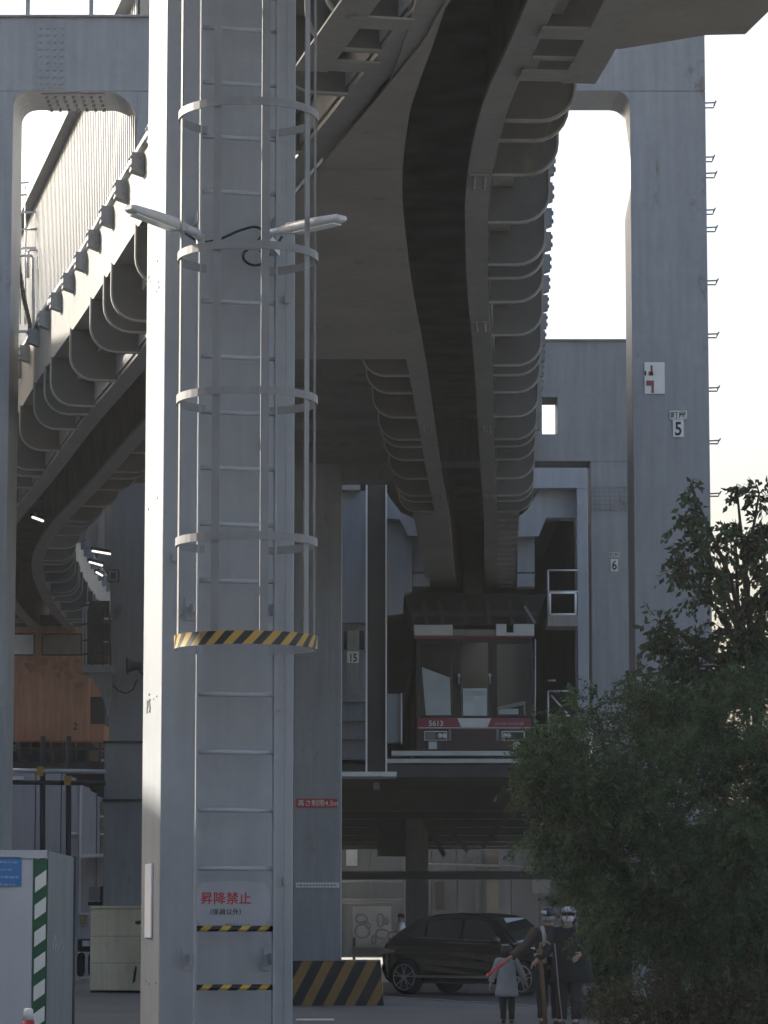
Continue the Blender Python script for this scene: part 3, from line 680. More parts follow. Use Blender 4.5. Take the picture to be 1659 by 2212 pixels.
# floor edge beams and deck
qbox(846, 1250, 1622, 1632, 65.4, 0.3, 'floor_beam', GALV, DP); qbox(833, 1262, 1639, 1648, 65.0, 0.3, 'floor_beam', GALV, DP)
zd = az(1652, 65.0)
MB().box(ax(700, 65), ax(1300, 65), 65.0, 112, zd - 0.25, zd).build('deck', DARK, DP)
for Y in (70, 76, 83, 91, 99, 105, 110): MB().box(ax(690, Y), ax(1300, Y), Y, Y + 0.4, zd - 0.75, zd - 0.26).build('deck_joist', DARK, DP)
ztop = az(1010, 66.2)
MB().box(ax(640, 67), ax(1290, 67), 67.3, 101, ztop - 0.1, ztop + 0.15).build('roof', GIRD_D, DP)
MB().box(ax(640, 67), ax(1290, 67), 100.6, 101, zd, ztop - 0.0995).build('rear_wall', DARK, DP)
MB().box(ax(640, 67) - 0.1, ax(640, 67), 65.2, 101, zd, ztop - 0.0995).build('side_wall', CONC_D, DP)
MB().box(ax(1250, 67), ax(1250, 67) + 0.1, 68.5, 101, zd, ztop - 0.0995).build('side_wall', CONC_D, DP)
# balcony and stair at the right of the train
def rail(x0, x1, y0, y1, Y=65.8, r=0.02, m=GALV):
    MB().tube([at(x0, y0, Y), at(x1, y1, Y)], r, 6).build('hand_rail', m, DP)
rail(1183, 1249, 1232, 1232); rail(1184, 1184, 1232, 1332); rail(1183, 1249, 1278, 1278)
for a_, b_ in (((1188, 1281), (1243, 1281)), ((1188, 1327), (1243, 1327)), ((1188, 1281), (1188, 1327)), ((1243, 1281), (1243, 1327))): rail(*a_[:1], b_[0], a_[1], b_[1], 65.7, 0.022, WHITEP)
qbox(1183, 1249, 1329, 1352, 65.6, 1.0, 'balcony_skirt', CONC, DP)
rail(1183, 1240, 1493, 1493); rail(1184, 1184, 1493, 1585); rail(1184, 1232, 1546, 1546); rail(1190, 1228, 1502, 1545)
rail(1157, 1225, 1566, 1566, 66.5); rail(1183, 1200, 1470, 1470, 67)
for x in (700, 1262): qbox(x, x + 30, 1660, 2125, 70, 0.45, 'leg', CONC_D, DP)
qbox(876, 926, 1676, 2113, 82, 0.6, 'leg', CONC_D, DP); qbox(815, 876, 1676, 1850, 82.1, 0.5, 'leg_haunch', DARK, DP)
# diagonal braces under the deck
for x0, y0, x1, y1 in ((745, 1700, 830, 1800), (890, 1720, 960, 1850), (1010, 1840, 900, 1700), (1150, 1700, 1040, 1830)):
    MB().bar(at(x0, y0, 80), at(x1, y1, 80), 0.12).build('brace', DARK, DP)
MB().bar(at(738, 1891, 79), at(1270, 1891, 79), 0.2, 0.20).build('cross_pipe', DARK, DP)
T = thing('number_plate', at(762, 1429, 67.4), 'white plate with black 15 on the depot pier', 'sign')
a, b = at(750, 1362, 67.45), at(775, 1500, 67.45); MB().box(a.x, b.x, 67.45, 67.5, b.z, a.z).build('board', CONC, T)
a, b = at(750, 1407, 67.42), at(775, 1432, 67.42); MB().box(a.x, b.x, 67.42, 67.44, b.z, a.z).build('plate', PLATEW, T)
lettering('15', 0.23, BLACK, T, ((a.x + b.x) / 2, 67.41, b.z + 0.03), RX, FR, bold=0.004, align='CENTER', sx=0.78)

# ================================================================== MONORAIL TRAIN
YT = 67.9
TR = thing('monorail_train', at(1024, 1625, YT), 'hanging monorail train with pink front band parked in the depot bay', 'train')
x0, x1 = ax(896, YT), ax(1152, YT); zb, zt = az(1622, YT), az(1374, YT); xc = (x0 + x1) / 2
def tring(Y, ins, zlo, zhi, r=0.22):
    pts = []
    for cx_, cz_, a0 in ((x1 - ins - r, zlo + r, -90), (x1 - ins - r, zhi - r, 0), (x0 + ins + r, zhi - r, 90), (x0 + ins + r, zlo + r, 180)):
        for a in (0, 30, 60, 90): pts.append(Vector((cx_ + r * math.cos(R(a0 + a)), Y, cz_ + r * math.sin(R(a0 + a)))))
    return pts
body = MB(); body.rings([tring(YT, 0.05, zb + 0.05, zt, 0.12), tring(YT + 0.25, 0.0, zb, zt, 0.12), tring(YT + 13, 0.0, zb, zt, 0.12)], 0, True, False)
body.build('body', mat('train_body', (0.035, 0.035, 0.04), 0.3, var=0.1), TR)
# roof shrouds
def tq(xa, xb, ya, yb, d0, d1, name, m, par=TR, bevel=0): return qbox(xa, xb, ya, yb, YT - d0, d1, name, m, par, bevel)
tq(894, 978, 1349, 1373, 0.02, 0.5, 'roof_shroud', PLATEW, bevel=0.02); tq(978.5, 1071, 1360, 1373, -0.02, 0.5, 'roof_shroud', CONC)
tq(1072, 1094, 1348, 1366, 0.02, 0.5, 'roof_shroud', PLATEW); tq(1110, 1154, 1348, 1366, 0.02, 0.5, 'roof_shroud', PLATEW); tq(1072, 1154, 1366.4, 1373, 0.021, 0.5, 'roof_shroud', PLATEW)
tq(895, 1153, 1373.4, 1378, 0.06, 0.3, 'red_trim', mat('dull_red_trim', (0.22, 0.03, 0.04), 0.5))
# windscreens in a black surround
tq(900, 1148, 1380, 1550, 0.03, 0.06, 'window_surround', BLACK)
for xa, xb in ((907, 977), (995, 1055), (1073, 1146)):
    wdw = tq(xa, xb, 1392 if xa != 995 else 1388, 1546, 0.05, 0.018, 'windscreen', GLASS)
# pale shapes painted on the glass for its reflections, with the cab desk
PALE_REFL = mat('pale_reflection', (0.42, 0.48, 0.47), 0.5, var=0.12, vs_=3)
qprism([(911, 1441), (972, 1464), (974, 1545), (920, 1545)], YT - 0.056, 0.004, 'glass_reflection', PALE_REFL, TR)
tq(1000, 1052, 1487, 1546, 0.057, 0.004, 'door_pane', mat('pale_pane', (0.55, 0.62, 0.61), 0.4, var=0.15, vs_=4), TR); tq(1002, 1050, 1491, 1503, 0.062, 0.004, 'pane_reflection', PALE_REFL, TR)
qprism([(1074, 1527), (1134, 1514), (1135, 1522), (1074, 1535)], YT - 0.06, 0.006, 'wiper', CONC, TR); tq(1077, 1120, 1531, 1543, 0.056, 0.004, 'desk', PALE_REFL, TR); tq(1131, 1135, 1517, 1545, 0.058, 0.005, 'desk', CONC, TR)
for x in (991, 1058): 
    h = MB(); h.tube([at(x, 1455, YT - 0.07), at(x, 1478, YT - 0.07)], 0.018, 6); h.ball(at(x, 1459, YT - 0.08), 0.035); h.build('grab_handle', GALV, TR)
tq(982, 984, 1392, 1548, 0.07, 0.03, 'door_edge', DARK); tq(1066, 1068, 1392, 1548, 0.07, 0.03, 'door_edge', DARK)
tq(903, 1146, 1551, 1571, 0.07, 0.1, 'front_band', PINK)
qprism([(988, 1551.5), (1061, 1551.5), (1053, 1570.5), (996, 1570.5)], YT - 0.078, 0.007, 'white_chevron', WHITEP, TR)
tq(903, 1146, 1571.3, 1573.2, 0.075, 0.02, 'band_line', PLATEW)
p = at(942, 1568, YT - 0.0775); lettering('5613', 0.155, PLATEW, TR, (p.x, p.y, p.z), RX, FR, bold=0.003, align='CENTER')
p = at(1100, 1566, YT - 0.0775); lettering('shonan monorail', 0.105, mat('pale_pink_print', (0.50, 0.28, 0.33), 0.5), TR, (p.x, p.y, p.z), RX, FR, bold=0.002, align='CENTER', sx=0.85)
tq(900, 1149, 1573.6, 1620, 0.06, 0.1, 'lower_skirt', MAROON)
for xa, xb, wa, wb in ((916, 966, 945, 964), (1083, 1134, 1085, 1104)):
    hl = tq(xa, xb, 1579, 1600, 0.085, 0.03, 'headlight', PLATEW, bevel=0.01)
    tq(xa + 2.5, xb - 2.5, 1581.5, 1597.5, 0.09, 0.01, 'bezel', DARK, hl)
    cx_ = (wa + wb) / 2
    for dx in (-4.6, 4.6):
        l = MB(); l.ball(at(cx_ + dx, 1589.5, YT - 0.10), 0.05, 0.02, 0.055); l.build('lamp', LAMPW, hl)
    oth = (xa + 4, wa - 4) if xa == 916 else (wb + 4, xb - 5)
    tq(oth[0], oth[1], 1583, 1596, 0.095, 0.006, 'marker_lens', mat('smoked_lens', (0.16, 0.165, 0.165), 0.3) if xa == 916 else DARK, hl)
for xa in (969, 1072): tq(xa, xa + 6, 1575, 1600, 0.08, 0.02, 'trim_bar', CONC)
for xa in (926, 1108): tq(xa, xa + 18, 1602, 1618, 0.08, 0.03, 'step_light', PLATEW)
rail_ = MB(); rail_.tube([at(1156, 1380, YT - 0.1), at(1156, 1500, YT - 0.1), at(1154.5, 1620, YT - 0.1)], 0.016, 6); rail_.build('hand_pole', GALV, TR)
# roof gear and hanger up to the slot
rg = MB(); rg.prism([at(x, y, YT + 0.3) for x, y in ((872, 1282), (1180, 1282), (1158, 1352), (893, 1352))], (0, 3.0, 0)); rg.build('roof_gear', mat('sooty_gear', (0.018, 0.018, 0.018), 0.85, var=0.3), TR)
rg = MB(); 
for x in (915, 950, 1000, 1050, 1100, 1135): rg.bar(at(x, 1300, YT), at(x + 8, 1348, YT), 0.08)
rg.bar(at(890, 1326, YT + .1), at(1160, 1326, YT + .1), 0.1); rg.build('equipment_frames', DARK, TR)
MB().box(xc - 0.2, xc + 0.2, YT + 0.6, YT + 2.2, zt, GZ + 0.5).build('hanger', DARK, TR)
MB().bar(at(1133, 1310, YT - .05), at(1156, 1346, YT - .05), 0.05).build('roof_stay', CONC, TR)

# ================================================================== ORANGE MAINTENANCE CAR
YO = 80.0
OC = thing('maintenance_car', at(105, 1602, YO), 'weathered orange hanging works car behind the left column', 'works car')
def oq(*a, **k): return qbox(*a[:4], YO - a[4], a[5], a[6], a[7], OC, **k)
oq(-40, 192, 1352, 1602, 0.0, 5.0, 'body', ORANGE, bevel=0.03)
oq(192.3, 222, 1352, 1505, -0.25, 4.0, 'side_cabinet', ORANGE); oq(192.3, 226, 1505, 1564, -0.3, 3.0, 'recess', DARK); oq(192.3, 224, 1564, 1602, -0.3, 4, 'side_cabinet', ORANGE)
for xa, xb, lit in ((20, 75, True), (90, 177, False)):
    f_ = oq(xa, xb, 1368, 1416, 0.03, 0.06, 'window', BLACK, bevel=0.01)
    qbox(xa + 3, xb - 3, 1371, 1413, YO - 0.045, 0.01, 'pane', mat('paler_pane', (0.75, 0.75, 0.72), 0.4, var=0.3, vs_=1.5) if lit else mat('brown_pane', (0.22, 0.18, 0.15), 0.35, var=0.4, vs_=2), f_)  # left pane gets the paler colour, right one the browner
oq(-40, 192, 1356, 1365, 0.05, 0.1, 'rain_gutter', ORANGE); oq(-40, 192, 1418, 1424, 0.04, 0.1, 'waist_rail', ORANGE)
oq(-40, 192, 1604, 1640, -0.4, 3.0, 'underframe', mat('brown_frame', (0.10, 0.06, 0.05), 0.7, var=0.3, vs_=2))
oq(36, 41, 1424, 1500, 0.03, 0.06, 'seam_strip', ORANGE)
# soot staining with a shape of its own
st = MB()
random.seed(3)
for i in range(26):
    x = random.uniform(40, 180); y = 1426 + abs(random.gauss(0, 22)); r_ = random.uniform(3, 10); pts = [at(x + r_ * math.cos(k) * random.uniform(.6, 1.2), y + 1.3 * r_ * math.sin(k) * random.uniform(.6, 1.3), YO - 0.004 - 0.0003 * i) for k in np.linspace(0, 2 * math.pi, 9)[:-1]]
    st.add(pts, [tuple(range(8))])
st.build('soot_stain', mat('soot', (0.38, 0.17, 0.09), 0.8, var=0.4, vs_=3), OC, kind='stuff')
p = at(163, 1576, YO - 0.01); lettering('2', 0.24, BLACK, OC, (p.x, p.y, p.z), RX, FR, bold=0.004, align='CENTER')
MB().box(ax(80, YO) , ax(120, YO), YO + 1, YO + 2.5, az(1352, YO), GZ + 0.5).build('hanger', DARK, OC)

# ================================================================== CLAD BUILDING ON STILTS
A0 = onz(287, 0, 15.15); A1 = onz(45, 500, 15.15); wd = (A1 - A0).normalized(); wn = Vector((-wd.y, wd.x, 0)); wn = wn if wn.x < 0 else -wn
Z0, Z1 = az(852, 64.0), 15.15
Bs = A0 - wd * 0.6; BE = A1 + wd * 14.0; inn = -wn
CB = thing('clad_building', (Bs.x, Bs.y, Z0), 'raised building with bright ribbed silver cladding seen through the left frame', 'building')
# trapezoidal sheet panels, one object per sheet
ln = (BE - Bs).length; pw = 0.9; npan = int(ln / pw)
sh = MB(); prof = []
for k in range(4):
    b_ = k * 0.225
    prof += [(b_, 0), (b_ + 0.09, 0), (b_ + 0.115, 0.028), (b_ + 0.20, 0.028)]
prof.append((0.9 - 0.004, 0))
h = Z1 - Z0
vs_ = [Vector((u_, -d_, z)) for z in (0, h) for u_, d_ in prof]; k = len(prof)
sh.add(vs_, [(i, i + 1, k + i + 1, k + i) for i in range(k - 1)])
she = sh.mesh('cladding_sheet', CLAD)
wall_rot = math.atan2(wd.y, wd.x)
for i in range(npan):
    c = Bs + wd * (i * pw)
    # local -y must look along wn
    flip = Vector((math.sin(wall_rot), -math.cos(wall_rot), 0)).dot(wn) > 0
    if flip: inst(she, 'cladding_sheet', (c.x, c.y, Z0), wall_rot, CB)
    else: c2 = Bs + wd * ((i + 1) * pw); inst(she, 'cladding_sheet', (c2.x, c2.y, Z0), wall_rot + math.pi, CB)
core = MB(); q = [Bs + inn * 0.03, BE + inn * 0.03, BE + inn * 3.0, Bs + inn * 3.0]
core.prism([Vector((p.x, p.y, Z0)) for p in q], (0, 0, h - 0.05)); core.build('wall', GIRD_D, CB)
sl_ = MB(); q = [Bs + wn * 0.15, BE + wn * 0.15, BE + inn * 3.1, Bs + inn * 3.1]
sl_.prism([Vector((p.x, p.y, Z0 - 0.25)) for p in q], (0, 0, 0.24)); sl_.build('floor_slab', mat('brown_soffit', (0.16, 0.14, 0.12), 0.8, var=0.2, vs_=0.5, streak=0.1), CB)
gt = MB(); gt.bar(Vector((Bs.x, Bs.y, Z1 + .02)) + wn * 0.1, Vector((BE.x, BE.y, Z1 + .02)) + wn * 0.1, 0.24, 0.26); gt.build('gutter', mat('gutter_grey', (0.14, 0.145, 0.15), 0.6, var=0.1), CB)
for k in range(6):
    c = Bs + wd * (4 + 5 * k) + inn * 0.2; MB().bar(Vector((c.x, c.y, Z0 - 0.5)), Vector((c.x, c.y, Z0 - 0.5)) + inn * 2.8, 0.3, 0.48).build('floor_beam', GIRD_D, CB)
for x in (410, 520):
    c = at(x, 1106, 62.0); MB().box(c.x - .3, c.x + .3, 62.0, 62.6, 0, Z0 - 0.75).build('stilt', CONC_D, CB)
# caged ladder, pipes and box on the far end of the cladding
YW = 60.5
WL = thing('roof_ladder', at(65, 500, YW), 'thin caged roof ladder against the sky on the ribbed cladding', 'ladder')
for x in (44, 55): MB().tube([at(x, 402, YW), at(x, 700, YW)], 0.018, 6).build('rail', GALV, WL)
for y in (430, 468, 505, 545):
    c = at(50, y, YW); hp_ = MB(); hp_.tube([c + Vector((0.34 * math.sin(R(a)), -0.34 * math.cos(R(a)), 0.05 * math.sin(R(a)))) for a in range(-130, 131, 20)], 0.02, 6); hp_.build('hoop', GALV, WL)
MB().tube([at(41, 402, YW), at(45, 395, YW), at(95, 392, YW)], 0.02, 6).build('grab_bar', GALV, WL)
PPs = [((60, 600), (60, 545), (66, 540), (100, 540), (100, 735)), ((38, 552), (68, 552), (72, 558), (72, 730)), ((60, 495), (92, 493), (97, 500), (97, 560))]
WP = thing('wall_pipes', at(80, 640, YW), 'bent grey conduit pipes running down the ribbed cladding', 'pipes')
for pp_ in PPs: MB().tube([at(x, y, YW - 0.4) for x, y in pp_], 0.026, 8).build('pipe', GALV, WP)
MB().tube([at(38, 560, YW - .5), at(50, 640, YW - .5), at(64, 700, YW - .5), at(62, 760, YW - .5), at(55, 790, YW - .5)], 0.045, 8).build('hose', RUBBER, WP)
for k in range(9):
    x, y = random.uniform(60, 98), random.uniform(690, 800); MB().bar(at(x, y, YW - .4), at(x + random.uniform(-8, 8), y + random.uniform(14, 30), YW - .4), 0.07, 0.05).build('fitting', GALV, WP)
BX = thing('control_box', at(58, 840, YW), 'pale control cabinet on a bracket under the cladding', 'cabinet')
MB().box(*sorted((ax(38, YW), ax(80, YW))), YW - .6, YW - .2, az(836, YW), az(782, YW)).build('case', STEEL_F, BX, bevel=0.01)
for a_, b_ in (((34, 716), (112, 718)), ((34, 842), (80, 842)), ((36, 718), (36, 842)), ((74, 718), (74, 842))): MB().bar(at(*a_, YW - .65), at(*b_, YW - .65), 0.05).build('support', STEEL_F, BX)

# column with light box and loudspeaker behind the pillar
YC = 65.0
C3 = thing('concrete_column', (ax(275, YC), YC, 0), 'stepped grey column between the orange car and the near pillar', 'column')
MB().box(ax(240, YC), ax(330, YC), YC, YC + 0.9, az(1601, YC), Z0 - 0.3).build('upper_shaft', STEEL_F, C3, bevel=0.01)
MB().box(ax(232, YC), ax(335, YC), YC - 0.08, YC + 0.98, 0, az(1601, YC) - .002).build('lower_shaft', STEEL_F, C3, bevel=0.01)
for y in (1601, 1726): MB().box(ax(229, YC), ax(338, YC), YC - 0.12, YC + 1.02, az(y, YC) - 0.05, az(y, YC)).build('ledge', DARK, C3)
T = thing('wall_light_box', at(244, 1256, YC), 'small square framed lamp box on the column beside the dark caged platform', 'lamp')
qbox(232, 257, 1230, 1257, YC - 0.18, 0.16, 'case', CONC_D, T); qbox(235, 254, 1233, 1254, YC - 0.2, 0.018, 'frame', GIRD_D, T); qbox(239, 250, 1237, 1250, YC - 0.21, 0.008, 'lens', CONC_D, T)
T = thing('loudspeaker', at(295, 1462, YC), 'dark horn loudspeaker on the column close to the sunlit pillar edge', 'loudspeaker')
sp_ = MB(); c = at(296, 1438, YC - 0.5); sp_.rings([[c + Vector((-0.10 + 0.0, 0, 0)) + Vector((k_ * 0.30, r_ * math.cos(R(a)), r_ * math.sin(R(a)))) for a in range(0, 360, 30)] for k_, r_ in ((-.35, .20), (-.2, .15), (.2, .09), (.7, .08))]); sp_.build('horn', BLACK, T)
MB().bar(c + Vector((0.05, 0, -0.08)), c + Vector((0.12, 0.45, -0.2)), 0.04).build('bracket', DARK, T)
wr_ = MB(); wr_.tube([at(x, y, YC - 0.03) for x, y in ((244, 1480), (255, 1492), (272, 1498), (287, 1490), (296, 1468))], 0.012, 6); wr_.build('cable', RUBBER, T)
# caged platform left of the column
CP = thing('caged_platform', at(208, 1450, YC - 0.4), 'dark round-topped ladder cage with small platform left of the stepped column', 'platform')
qbox(177, 241, 1437, 1452, YC - 0.9, 0.8, 'floor', STEEL_F, CP)
for x in (180, 186, 199, 222, 238): MB().tube([at(x, 1437, YC - .6), at(x, 1320 if x < 230 else 1340, YC - .6), at(x + (208 - x) * .3, 1300, YC - .5)], 0.02, 6).build('bar', GALV if x < 190 else DARK, CP)
for y in (1310, 1350, 1385, 1415):
    c = at(206, y, YC - .5); hp_ = MB(); hp_.tube([c + Vector((0.27 * math.cos(R(a)), 0.3 * math.sin(R(a)), 0)) for a in range(170, 371, 20)], 0.018, 6); hp_.build('hoop', DARK, CP)
for y in (1334, 1383): qbox(223, 240, y, y + 4, YC - .3, 0.1, 'step', WHITEP, CP)
qprism([(186, 1453), (238, 1453), (238, 1500), (232, 1545), (226, 1520), (215, 1490)], YC - 0.6, 0.25, 'bracket', STEEL_F, CP)
MB().box(ax(186, YC), ax(240, YC), YC - .2, YC - .15, az(1437, YC), az(1300, YC)).build('back_sheet', DARK, CP)
# beige box round the column foot
YB = 63.6
BB = thing('beige_casing', (ax(256, YB), YB, 0), 'dirty beige box casing round the foot of the stepped column', 'casing')
MB().box(ax(205, YB), ax(330, YB), YB, YB + 2.2, az(2140, YB), az(1962, YB)).build('panel', BEIGE, BB, bevel=0.02)
MB().box(ax(203, YB), ax(331, YB), YB - 0.03, YB + 2.25, az(1962, YB), az(1957, YB)).build('lid', BEIGE, BB)
for y in (2022, 2080): MB().box(ax(206, YB), ax(330, YB), YB - 0.004, YB, az(y, YB) - .006, az(y, YB)).build('seam', CONC_D, BB)
MB().box(ax(206, YB), ax(329, YB), YB + .1, YB + 2.1, 0, az(2140, YB)).build('plinth', DARK, BB)
qprism([(293, 2085), (296, 2090), (292, 2120), (286, 2125), (289, 2100)], YB - 0.006, 0.004, 'stain', CONC_D, BB); qprism([(292, 1990), (304, 1988), (305, 1994), (299, 1998), (292, 1995)], YB - 0.006, 0.004, 'stain', CONC_D, BB)

# ceiling lamps over the works car
for x0_, x1_, y, Y, d in ((199, 243, 1192, 66.0, 'long lit tube lamp above the caged platform, upper one'), (193, 219, 1216, 70.0, 'shorter lit tube lamp just below the long one'), (208, 219, 1238, 76.0, 'smallest lit lamp beside the square lamp box'), (70, 90, 1119, 57.6, 'lone lit tube lamp in the dark slot of the branch girder')):
    T = thing('tube_lamp', at((x0_ + x1_) / 2, y, Y), d, 'lamp', 'lit tube lamps over the works track')
    a, b = at(x0_, y - 2, Y), at(x1_, y + 3, Y); MB().bar(a + Vector((0, 0.02, .05)), b + Vector((0, 0.3, .05)), 0.12, 0.06).build('housing', DARK, T); MB().tube([a, b + Vector((0, 0.25, 0))], 0.022, 8).build('tube', GLOW, T)

# service platform, scaffold pipes and stair left of the column
YP = 66.5
SP_ = thing('service_platform', at(120, 1690, YP), 'rusty service platform with pipe posts below the orange car', 'platform')
for x in (92, 148): MB().tube([at(x, 1590, YP - 3), at(x, 2130, YP - 3)], 0.055, 8).build('post', DARK, SP_)
for y, m_ in ((1664, GALV), (1689, DARK)): MB().tube([at(-60, y, YP - 3.1), at(228, y + 3, YP - 3.1)], 0.045, 8).build('rail', m_, SP_)
for x, y in ((87, 1666), (146, 1686)): 
    c = at(x, y, YP - 3.15); MB().box(c.x - .06, c.x + .06, c.y - .05, c.y + .05, c.z - .09, c.z + .09).build('clamp', YEL, SP_)
qbox(0, 232, 1645, 1662, YP, 1.5, 'deck', CONC_D, SP_)
for i in range(6): qbox(150 + i * 15, 232, 1664 + i * 11, 1675 + i * 11, YP + .1 + i * .1, 1.2, 'stair_step', CONC_D, SP_)
for x in (40, 66, 110, 135, 165, 190, 215): MB().tube([at(x, 1604, YP), at(x, 1648, YP)], 0.025, 6).build('rail_post', CONC_D, SP_)
MB().tube([at(0, 1618, YP), at(232, 1618, YP)], 0.025, 6).build('hand_rail', CONC_D, SP_)
for x0_, y0_, x1_, y1_, m_ in ((15, 1604, 40, 1646, DARK), (70, 1625, 112, 1648, DARK), (160, 1622, 185, 1648, DARK), (20, 1607, 35, 1622, WHITEP)): qbox(x0_, x1_, y0_, y1_, YP + .4, 0.4, 'stored_crate', m_, SP_)
qbox(18, 50, 1677, 1684, YP - 3.2, 0.1, 'white_tag', WHITEP, SP_)

# ================================================================== SITE FENCE
YF = 20.0
fz = az(1838, YF); fxl, fxr = -3.2, ax(115, YF)
SF = thing('site_fence', (ax(60, YF), YF, 0), 'pale blue grey site fence corner with green striped edge at lower left', 'fence')
pwid = 0.5
for i in range(4):
    x1_ = ax(84, YF) - i * pwid; MB().cbox(x1_ - pwid + 0.006, x1_, YF, YF + 0.03, PZ + 0.02, fz, 0.008).build('sheet', FENCE, SF)
MB().box(fxl - 0.1, ax(112, YF), YF - 0.012, YF - 0.002, fz - 0.045, fz + 0.005).build('top_rail', FENCE, SF)
gx0, gx1 = ax(82.5, YF), ax(112.5, YF)
ed = MB().box(gx0, gx1, YF - 0.004, YF + 0.03, PZ + 0.02, fz - 0.05).build('green_edge', GREENP, SF)
wp = MB(); z = fz - 0.17
while z > 0.2:
    wp.prism([Vector((gx0 + 0.012, YF - 0.010, z - 0.085)), Vector((gx1 - 0.006, YF - 0.010, z - 0.035)), Vector((gx1 - 0.006, YF - 0.010, z + 0.055)), Vector((gx0 + 0.012, YF - 0.010, z + 0.005))], (0, 0.004, 0)); z -= 0.165
wp.build('white_stripes', PLATEW, ed)
rt0 = Vector((ax(114, YF), YF - 0.01, 0)); rt1 = Vector((ax(114, YF) + 0.33, YF + 3.9, 0))
# return sheet runs back to the right
e = ax(169, 21.5); MB().prism([Vector((ax(114, YF), YF, PZ)), Vector((e, 21.5, PZ)), Vector((e, 21.5, fz - 0.01)), Vector((ax(114, YF), YF, fz - 0.0))], (0.0, 0.03, 0)).build('return_sheet', FENCE_D, SF)
MB().tube([(e, 21.5, PZ), (e, 21.5, fz - 0.005)], 0.016, 8).build('corner_post', DARK, SF)
for k in range(10):
    u_ = random.uniform(.2, .85); x_ = rt0.x + (e - rt0.x) * u_; y_ = YF + 1.5 * u_ - 0.004; z_ = az(random.uniform(2005, 2060), 20.7); s_ = random.uniform(.004, .01)
    MB().prism([Vector((x_, y_, z_)), Vector((x_ + s_ * .5, y_, z_ + s_)), Vector((x_ + s_ * 1.2, y_, z_ + s_ * 5)), Vector((x_ + .003, y_, z_ + s_ * 3))], (0, 0.003, 0)).build('sticker_scrap', PLATEW, SF)
BS = thing('blue_notice', at(20, 1882, YF - 0.02), 'blue notice with white lines on the pale site fence', 'sign')
bx0, bx1, bz0, bz1 = ax(-60, YF), ax(57, YF), az(1914, YF), az(1852, YF)
MB().box(bx0, bx1, YF - 0.012, YF - 0.004, bz0, bz1).build('plate', BLUEP, BS)
pl_ = MB()
for row in range(4):
    z_ = bz1 - 0.03 - row * 0.045; x_ = bx0 + 0.02
    while x_ < bx1 - 0.03:
        w_ = random.uniform(0.012, 0.03)
        if random.random() < .8: pl_.box(x_, x_ + w_, YF - 0.0155, YF - 0.0125, z_ - random.uniform(.003, .009), z_ + random.uniform(.002, .008))
        x_ += w_ + 0.007
pl_.build('print', mat('pale_blue_print', (0.25, 0.40, 0.60), 0.6), BS, kind='stuff')
CN = thing('traffic_cone', (ax(76, 19.2), 19.2, PZ), 'red traffic cone with white top at the foot of the green striped edge', 'cone')
cz_ = az(2178, 19.2); c = Vector((ax(76, 19.2), 19.2, 0))
def cring(r_, z_): return [c + Vector((r_ * math.cos(R(a)), r_ * math.sin(R(a)), z_)) for a in range(0, 360, 20)]
MB().rings([cring(0.15, PZ + 0.03), cring(0.035, cz_ - 0.07)]).build('body', RED, CN); MB().rings([cring(0.033, cz_ - 0.068), cring(0.027, cz_ - 0.006), cring(0.015, cz_)]).build('white_top', PLATEW, CN)
MB().box(c.x - .19, c.x + .19, c.y - .19, c.y + .19, PZ + 0.002, PZ + 0.03).build('foot', RED, CN, bevel=0.008)

# ================================================================== BUILDINGS BEHIND
YH = 90.0
HB = thing('pale_warehouse', (ax(100, YH), YH, 0), 'pale panelled warehouse wall behind the scaffold posts', 'building')
hz1 = az(1640, YH)
px_ = [-120, -40, 16, 85, 140, 182, 216, 300, 420]
for i in range(len(px_) - 1): MB().box(ax(px_[i], YH) + .015, ax(px_[i + 1], YH) - .015, YH, YH + 0.2, 0, hz1).build('wall_panel', WALLW, HB)
MB().box(ax(-120, YH), ax(420, YH), YH + .21, YH + 6, 0, hz1 - .02).build('core', WALLG, HB)
for x in (182,): MB().box(ax(x, YH) - .03, ax(x, YH) + .03, YH - 0.06, YH - .002, 0.3, hz1 - .3).build('downpipe', WHITEP, HB)
wq = qbox(217, 231, 1730, 1846, YH - 0.05, 0.04, 'window', GLASS, HB); 
for y in (1762, 1800): qbox(216, 232, y, y + 3, YH - 0.08, 0.03, 'glazing_bar', WHITEP, wq)
MB().prism([at(181, 1848, YH), at(234, 1846, YH), at(234, 1852, YH), at(181, 1855, YH)], (0, -1.2, 0)).build('awning', WHITEP, HB)
qprism([(152, 1800), (158, 1797), (169, 1801), (152, 1803)], YH - .4, 0.35, 'lamp_bracket', WHITEP, HB)
AC = thing('air_conditioner', at(205, 1945, YH - 1), 'grey outdoor air conditioner under the white awning', 'air conditioner')
qbox(192, 216, 1916, 1946, YH - 1.2, 0.4, 'case', CONC, AC); qbox(218, 232, 1914, 1950, YH - 1.1, 0.4, 'dark_unit', DARK, AC); qbox(190, 232, 1948, 1956, YH - 1.2, 0.5, 'stand', DARK, AC)
VN = thing('parked_van', at(190, 2060, 78), 'white van tail half hidden between fence and beige casing', 'van')
vq = lambda *a: qbox(*a, parent=VN)
qbox(168, 206, 1972, 2030, 78, 1.6, 'body', WALLW, VN, bevel=0.04); qbox(168, 206, 2030, 2056, 77.9, 1.6, 'bumper', DARK, VN); qbox(178, 204, 2032, 2044, 77.85, 0.1, 'number_plate', PLATEW, VN); qbox(193, 200, 2034, 2042, 77.8, 0.08, 'tail_lamp', ORANGE, VN)
qbox(166, 180, 2058, 2110, 77.9, 0.5, 'wheel', RUBBER, VN, bevel=0.1); qbox(190, 206, 2058, 2110, 79, 0.5, 'wheel', RUBBER, VN, bevel=0.1); qbox(174, 188, 1976, 2000, 77.97, 0.02, 'rear_window', GLASS, VN)

